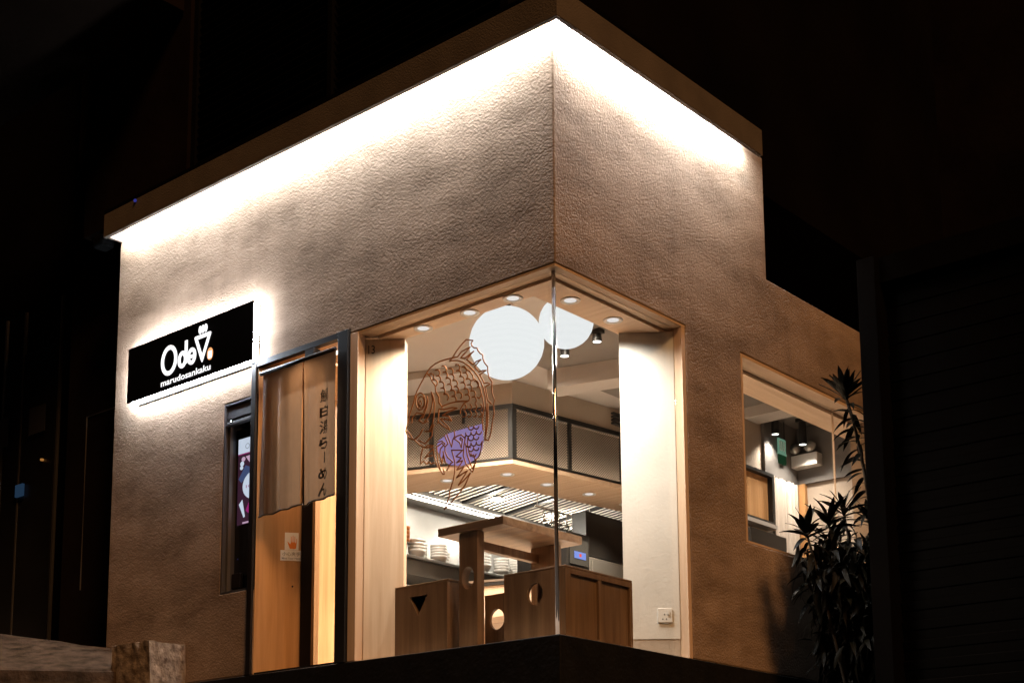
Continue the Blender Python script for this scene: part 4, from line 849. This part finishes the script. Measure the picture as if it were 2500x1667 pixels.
def sp_text(body, s0, s1, z0, z1, m, par, off=.0024):
    t = fit_text(text_mb(body, .1, .0008), s0, s1, z0, z1, 0); t.v = [sp(v[0], v[2], off) for v in t.v]; return obj('lettering', t, m, par)
sp_text('小心夾手', .170, .285, .773, .800, 'grey_print', hs); sp_text('Mind Your Hand', .168, .286, .752, .764, 'grey_print', hs)

# ================================================================== order kiosk screen in the hatch
kz = thing('order_screen', 'tall black ordering screen with menu picture inside the wall hatch', 'screen', (-2.65, .1, .57))
ky = .105
obj('screen_body', MB().box(-2.795, -2.474, ky, .235, .571, 1.685), 'equip', kz)
def ks(x0, x1, z0, z1, m, d): return obj('screen_picture', MB().box(x0, x1, ky - .001 - d, ky - .0005 - d + .0004, z0, z1), m, kz)
ks(-2.777, -2.48, 1.03, 1.618, 'scr_dark', 0)
ks(-2.777, -2.48, 1.515, 1.618, 'scr_white', .0006)
ks(-2.777, -2.48, 1.508, 1.5145, 'scr_magenta', .0006)
def kshape(P, m, d): return obj('screen_picture', MB().xz(P, ky - .001 - d, ky - .0006 - d), m, kz)
kshape(ellipse(-2.60, 1.285, .125, .098, 28)[::-1], 'scr_white', .0014)
kshape([(-2.70, 1.49), (-2.62, 1.40), (-2.50, 1.41), (-2.50, 1.50)], 'scr_pink', .0008)
kshape([(-2.77, 1.345), (-2.70, 1.43), (-2.60, 1.39), (-2.74, 1.315)], 'scr_blue', .0008)
kshape(ellipse(-2.735, 1.445, .02, .018, 12)[::-1], 'scr_white', .001); kshape(ellipse(-2.722, 1.475, .02, .016, 12)[::-1], 'scr_pink', .001); kshape(ellipse(-2.74, 1.418, .017, .014, 12)[::-1], 'scr_white', .001)
kshape([(-2.76, 1.17), (-2.725, 1.20), (-2.695, 1.08), (-2.71, 1.075)], 'scr_white', .0008)
kshape([(-2.69, 1.12), (-2.66, 1.17), (-2.60, 1.16), (-2.62, 1.07)], 'scr_magenta', .0008)
kshape([(-2.72, 1.045), (-2.64, 1.045), (-2.64, 1.034), (-2.72, 1.034)], 'scr_pink', .0008)
def ktext(b, x0, x1, z0, z1, m): return obj('screen_lettering', fit_text(text_mb(b, .1), x0, x1, z0, z1, ky - .0026), m, kz)
ktext('Ode', -2.705, -2.60, 1.54, 1.578, 'scr_grey'); ktext('100', -2.69, -2.60, 1.272, 1.292, 'scr_magenta')
obj('card_reader', MB().box(-2.785, -2.70, .075, .104, .60, .70), 'frame_brown', kz, bevel=.004)
obj('indicator', MB().box(-2.762, -2.757, .1035, .1049, .80, .805), 'blue_led', kz)
obj('screen_hook', MB().lathe([(.0005, 0), (.007, .002), (.008, .009), (.004, .014), (.0005, .015)], (-2.735, .0025, 1.703), 12), 'chrome', kz)

# ================================================================== fish drawing on the left pane
fd = thing('fish_decal', 'brown line drawing of a sea bream stuck on the left window pane', 'decal', (-.95, .053, .9))
fm = MB()
for P in FISH: fm.ribbon(P, .0074, .0535, .0555)
obj('fish_outline', fm, 'decal', fd)

# ================================================================== side room seen through the side window
def yz_box(x0, x1, y0, y1, z0, z1): return MB().box(x0, x1, y0, y1, z0, z1)
cb = thing('framed_cabinet', 'black framed oak wall cabinet seen through the side window', 'cabinet', (-1.38, 4.4, 1.58))
obj('cabinet_frame', MB().box(-1.398, -1.33, 4.02, 4.62, 1.585, 1.61).box(-1.398, -1.33, 4.02, 4.62, 1.995, 2.022).box(-1.398, -1.33, 4.595, 4.62, 1.611, 1.994), 'black', cb)
obj('cabinet_back', MB().box(-1.398, -1.375, 4.02, 4.594, 1.611, 1.994), 'door', cb)
obj('cabinet_shelf', MB().box(-1.398, -1.31, 4.02, 4.62, 1.55, 1.583), 'ceiling', cb)
tag(obj('dark_counter', MB().box(-1.398, -1.2, 4.0, 4.56, .9, 1.45), 'equip'), 'dark cupboard below the framed cabinet in the side room', 'cupboard')
cu = thing('white_curtain', 'pale curtain covering the far corner of the side room', 'curtain', (-1.36, 4.85, .8))
for y0, y1 in ((4.64, 4.86), (4.875, 5.08)):
    m = MB(); nx = 40
    for j, z in enumerate((.3, 2.02)):
        for i in range(nx + 1):
            y = y0 + (y1 - y0) * i / nx; m.v.append((-1.355 + .014 * math.sin(y * 95) + .008 * math.sin(y * 41), y, z))
    for i in range(nx): m.f.append((i, i + 1, nx + 2 + i, nx + 1 + i))
    obj('curtain_panel', m, 'curtain', cu, smooth=True)
tag(obj('corner_column', MB().box(-1.36, -1.30, 5.085, 5.129, 0, 2.03), 'door'), 'thin brown timber post in the corner of the side room', 'post')
ex = thing('exit_sign', 'small green and white exit sign hanging in the side room', 'sign', (-1.36, 4.83, 2.2))
obj('sign_panel', MB().box(-1.352, -1.34, 4.74, 4.86, 2.245, 2.37), 'exit_pale', ex)
obj('sign_edge', MB().box(-1.355, -1.335, 4.735, 4.865, 2.23, 2.2445), 'exit_pale', ex)
obj('sign_lower', MB().box(-1.352, -1.34, 4.74, 4.86, 2.15, 2.2295), 'exit_green', ex)
obj('sign_symbol', MB().box(-1.3395, -1.338, 4.755, 4.768, 2.265, 2.35).box(-1.3395, -1.338, 4.785, 4.80, 2.265, 2.35).box(-1.3395, -1.338, 4.82, 4.835, 2.265, 2.35), 'paper', ex)
obj('sign_rod', MB().tube([(-1.346, 4.75, 2.37), (-1.346, 4.75, 2.55)], .005, 6).tube([(-1.346, 4.85, 2.37), (-1.346, 4.85, 2.55)], .005, 6), 'black', ex)
em = thing('emergency_light', 'grey twin lamp emergency light on the side room wall', 'lamp', (-1.3, 5.08, 2.17))
obj('lamp_box', MB().box(-1.42 + .03, -1.13, 5.0, 5.099, 2.16, 2.265), 'plastic_white', em, bevel=.004)
for x in (-1.345, -1.205):
    o = MB().lathe([(.0005, -.02), (.04, -.016), (.052, .0), (.052, .02), (.03, .045), (.0005, .05)], seg=20).xf(Matrix.Translation((x, 5.03, 2.325)) @ Matrix.Rotation(R(75), 4, 'X') @ Matrix.Rotation(R(20), 4, 'Y'))
    obj('lamp_head', o, 'lamp_glass', em, smooth=True)
spots = ((-.90, 3.73, 2.50, 'short black ceiling spot nearest the side window frame'), (-.904, 4.07, 2.50, 'short black ceiling spot second from the side window frame'),
         (-1.30, 4.62, 2.36, 'black cylinder spot hanging beside the exit sign'), (-1.18, 4.86, 2.30, 'long black track spot in front of the emergency light'), (-.90, 4.66, 2.46, 'black ceiling spot behind the plant top'),
         (-1.50, 2.02, 2.40, 'black ceiling spot just right of the chrome corner post'), (-1.22, 2.03, 2.44, 'black ceiling spot right of the smaller globe lamp'))
for i, (x, y, z, lab) in enumerate(spots):
    t = thing('ceiling_spot', lab, 'spotlight', (x, y, z), 'black ceiling spots'); top = 2.529
    obj('spot_body', MB().lathe([(.0005, top - z - .03), (.03, top - z - .032), (.035, .0), (.031, .0), (.030, .01), (.0005, .0105)], (x, y, z), 18), 'black', t)
    obj('spot_base', MB().box(x - .045, x + .045, y - .03, y + .03, top - .0295, top - .001), 'black', t)
    obj('spot_lens', MB().lathe([(.0298, .004), (.0005, .003)], (x, y, z), 18), 'spotlens', t)
    lamp('lamp', 'SPOT', (x, y, z - .01), 36.0 if y > 3 else 12.0, (1.0, .86, .72), t, .02, R(120), .9)

# ================================================================== dark surroundings
tw = thing('upper_building', 'dark upper storeys rising above the lit cornice', 'building', (-3, .3, 3.56))
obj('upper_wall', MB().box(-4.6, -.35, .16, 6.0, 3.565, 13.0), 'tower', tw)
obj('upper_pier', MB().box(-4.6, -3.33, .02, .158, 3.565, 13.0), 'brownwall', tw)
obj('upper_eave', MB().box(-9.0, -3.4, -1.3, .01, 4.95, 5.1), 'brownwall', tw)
lo = thing('louvre_grille', 'long dark louvred grille above the left cornice', 'grille', (-1.9, .1, 3.6))
for xa, xb in ((-3.325, -3.28), (-.42, -.36), (-1.9, -1.86)): obj('grille_post', MB().box(xa, xb, .05, .155, 3.57, 6.2), 'shutter', lo)
sl = mesh('slat', MB().box(-.685, .685, -.03, .03, -.004, .004), 'shutter')
for i in range(40):
    for cx in (-2.59, -1.14):
        linked('slat', sl, (cx, .09, 3.60 + i * .065), lo, (R(-35), 0, 0), (1 if cx < -2 else 1.02, 1, 1))
# neighbour on the left
nb = thing('left_neighbour', 'dark neighbouring house front left of the plaster wall', 'building', (-6, .6, 0))
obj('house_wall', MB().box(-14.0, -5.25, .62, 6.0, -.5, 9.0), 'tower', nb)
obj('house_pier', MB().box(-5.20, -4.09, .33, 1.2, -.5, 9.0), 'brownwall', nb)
obj('door_frame', MB().tube([(-4.92, .325, .9), (-4.92, .325, 2.28), (-4.28, .325, 2.28)], .006, 6), 'steel_dull', nb)
for x in (-6.66, -6.35, -5.78): obj('window_post', MB().box(x - .012, x + .012, .596, .619, .4, 3.6), 'steel_dull', nb)
dpo = MB().box(-6.62, -5.82, .600, .616, .5, 3.2); obj('door_leaf', dpo, 'equip', nb)
tag(obj('notice_sheet', MB().box(-6.78, -6.52, .580, .584, 2.42, 2.68), 'darkgrey'), 'grey paper notice at the far left edge of the dark neighbouring front', 'notice')
tag(obj('notice_sheet', MB().box(-6.19, -5.94, .580, .584, 2.44, 2.68), 'darkgrey'), 'grey paper notice right of the centre of the dark neighbouring front', 'notice')
tag(obj('small_display', MB().box(-6.345, -6.23, .570, .59, 1.925, 2.03), 'blue_disp'), 'tiny blue lit display in the dark neighbouring front', 'display')
tag(obj('indicator_lamp', MB().lathe([(.0005, 0), (.016, .004), (.016, .018), (.0005, .022)], (-5.97, .588, 2.18), 10), 'amber'), 'tiny amber lamp glowing on the dark neighbouring front', 'lamp')
cm = thing('security_camera', 'small black camera under the left end of the cornice', 'camera', (-4.2, -.08, 3.3))
obj('camera_body', MB().box(-4.30, -4.17, -.10, .02, 3.355, 3.45), 'matt_black', cm, bevel=.02)
obj('camera_arm', MB().tube([(-4.22, -.04, 3.45), (-4.22, -.04, 3.50), (-4.071, -.04, 3.50)], .018, 8), 'matt_black', cm)
tag(obj('cornice_indicator', MB().box(-3.686, -3.668, -.17, -.156, 3.506, 3.522), 'blue_led'), 'tiny blue indicator light on the left cornice fascia', 'light')

# neighbour on the right with its shutter
rb = thing('right_neighbour', 'dark building with closed roller shutter in the right foreground', 'building', (3, 2.4, 0))
obj('side_pier', MB().box(.765, .885, 2.0, 2.5, -3.5, 2.46), 'near_black', rb, bevel=.006)
obj('beam', MB().box(.80, 14.0, 2.06, 2.6, 2.30, 2.459), 'near_black', rb)
obj('house_wall', MB().box(.90, 14.0, 2.30, 8.0, -3.5, 2.299), 'near_black', rb)
ss = mesh('shutter_slat', MB().prism([(0, .0), (3.2, 0), (3.2, .03), (0, .03)], 0, .052), 'shutter')
for i in range(56): linked('shutter_slat', ss, (.89, 2.14 + .012 * (i % 2), -1.0 + i * .0585), rb, (R(14), 0, 0))
bt = thing('background_tower', 'dark brown tower wall rising behind the right neighbour', 'building', (5, 8, 0))
obj('tower_wall', MB().box(-3.0, 26.0, 6.35, 10.0, -3.0, 24.0), 'brownwall', bt)
fl = random.Random(4)
# ================================================================== the plant in front of the right wall
pt = thing('dracaena_plant', 'tall dark leafy dracaena in front of the side window', 'plant', (.42, 2.4, -.5))
random.seed(21)
def leaf_mb(droop):
    m = MB(); n = 6
    for i in range(n + 1):
        f = i / n; w = .5 * math.sin(math.pi * min(1, f * .93 + .07)) ** .8 * .21 if i < n else .0
        z = -droop * f * f; x = f * (1 - .25 * droop * f)
        m.v += [(x, -w, z + .04 * w), (x, 0, z - .02), (x, w, z + .04 * w)]
    for i in range(n):
        a = i * 3; m.f += [(a, a + 1, a + 4, a + 3), (a + 1, a + 2, a + 5, a + 4)]
    return m
leafs = [mesh('leaf', leaf_mb(d), 'leaf', True) for d in (.08, .35, .75)]
def leaf_at(p, az, el, L_, kind, store=None, par=pt):
    rot = (random.uniform(-.5, .5), -el, az)
    if store is None: linked('leaf', leafs[kind], p, par, rot, (L_, L_, L_))
    else:
        mx = Matrix.Translation(p) @ Matrix.Rotation(az, 4, 'Z') @ Matrix.Rotation(-el, 4, 'Y') @ Matrix.Rotation(rot[0], 4, 'X') @ Matrix.Scale(L_, 4)
        lm = leaf_mb((.1, .4, .8)[kind]); i0 = len(store.v); store.v += [tuple(mx @ Vector(v)) for v in lm.v]; store.f += [tuple(i0 + a for a in f) for f in lm.f]
def cane(P, r0, r1):
    n = 14; pts = []
    for i in range(n + 1):
        t = i / n; a = Vector(P[0]) * (1 - t) ** 2 + Vector(P[1]) * 2 * t * (1 - t) + Vector(P[2]) * t * t; pts.append(a)
    obj('stem', MB().tube(pts, [r0 + (r1 - r0) * i / n for i in range(n + 1)], 7), 'stem', pt, smooth=True)
    return lambda t: Vector(P[0]) * (1 - t) ** 2 + Vector(P[1]) * 2 * t * (1 - t) + Vector(P[2]) * t * t
c1 = cane([(.46, 2.72, -.6), (.46, 2.86, 1.1), (.40, 2.52, 1.80)], .016, .010)
for i in range(46):
    t = .58 + .40 * i / 46; p = c1(t); az = i * 2.4 + random.uniform(-.3, .3)
    leaf_at(p, az, random.uniform(-.1, .5), random.uniform(.13, .20), random.choice((1, 2, 2)))
top = c1(1.0)
for i in range(20):
    leaf_at(top + Vector((0, 0, -.02 + .002 * i)), i * 2.4, .55 + .9 * i / 20, random.uniform(.17, .25), random.choice((0, 0, 1)))
crowns = [((.45, 2.55, -.5), (.45, 2.5, .5), (.40, 2.42, 1.02)), ((.5, 2.4, -.5), (.45, 2.3, .4), (.42, 2.18, .90)), ((.5, 2.3, -.5), (.45, 2.1, .3), (.40, 1.93, .80)), ((.5, 2.6, -.5), (.5, 2.7, .5), (.45, 2.70, 1.0)), ((.45, 2.4, -.5), (.40, 2.3, .4), (.34, 2.32, .80))]
for P in crowns:
    cf = cane(P, .011, .007); tp = cf(1)
    for i in range(18): leaf_at(tp + Vector((0, 0, -.03 + .003 * i)), i * 2.4 + random.random(), .25 + 1.0 * i / 18 + random.uniform(-.2, .2), random.uniform(.14, .21), random.choice((0, 1, 1)))
    for i in range(16): p = cf(.72 + .26 * i / 16); leaf_at(p, i * 2.4 + random.random(), random.uniform(-.5, .3), random.uniform(.12, .18), 2)
mass = MB()
for i in range(3600):
    z = random.uniform(-.75, .80); h = (z + .75) / 1.55
    y0 = 2.30 - .32 * min(1, max(0, (h - .25) / .6)); y1 = 2.95
    p = Vector((random.uniform(.28, .72), random.uniform(y0, y1), z))
    leaf_at(p, random.uniform(0, 6.28), random.uniform(-1.2, .5), random.uniform(.10, .17), random.choice((1, 2, 2)), mass)
tag(obj('foliage', mass, 'leaf', pt, smooth=True), kind='stuff')
obj('planter', MB().box(.25, .74, 2.2, 3.1, -2.2, -.55), 'blackstone', pt, bevel=.01)
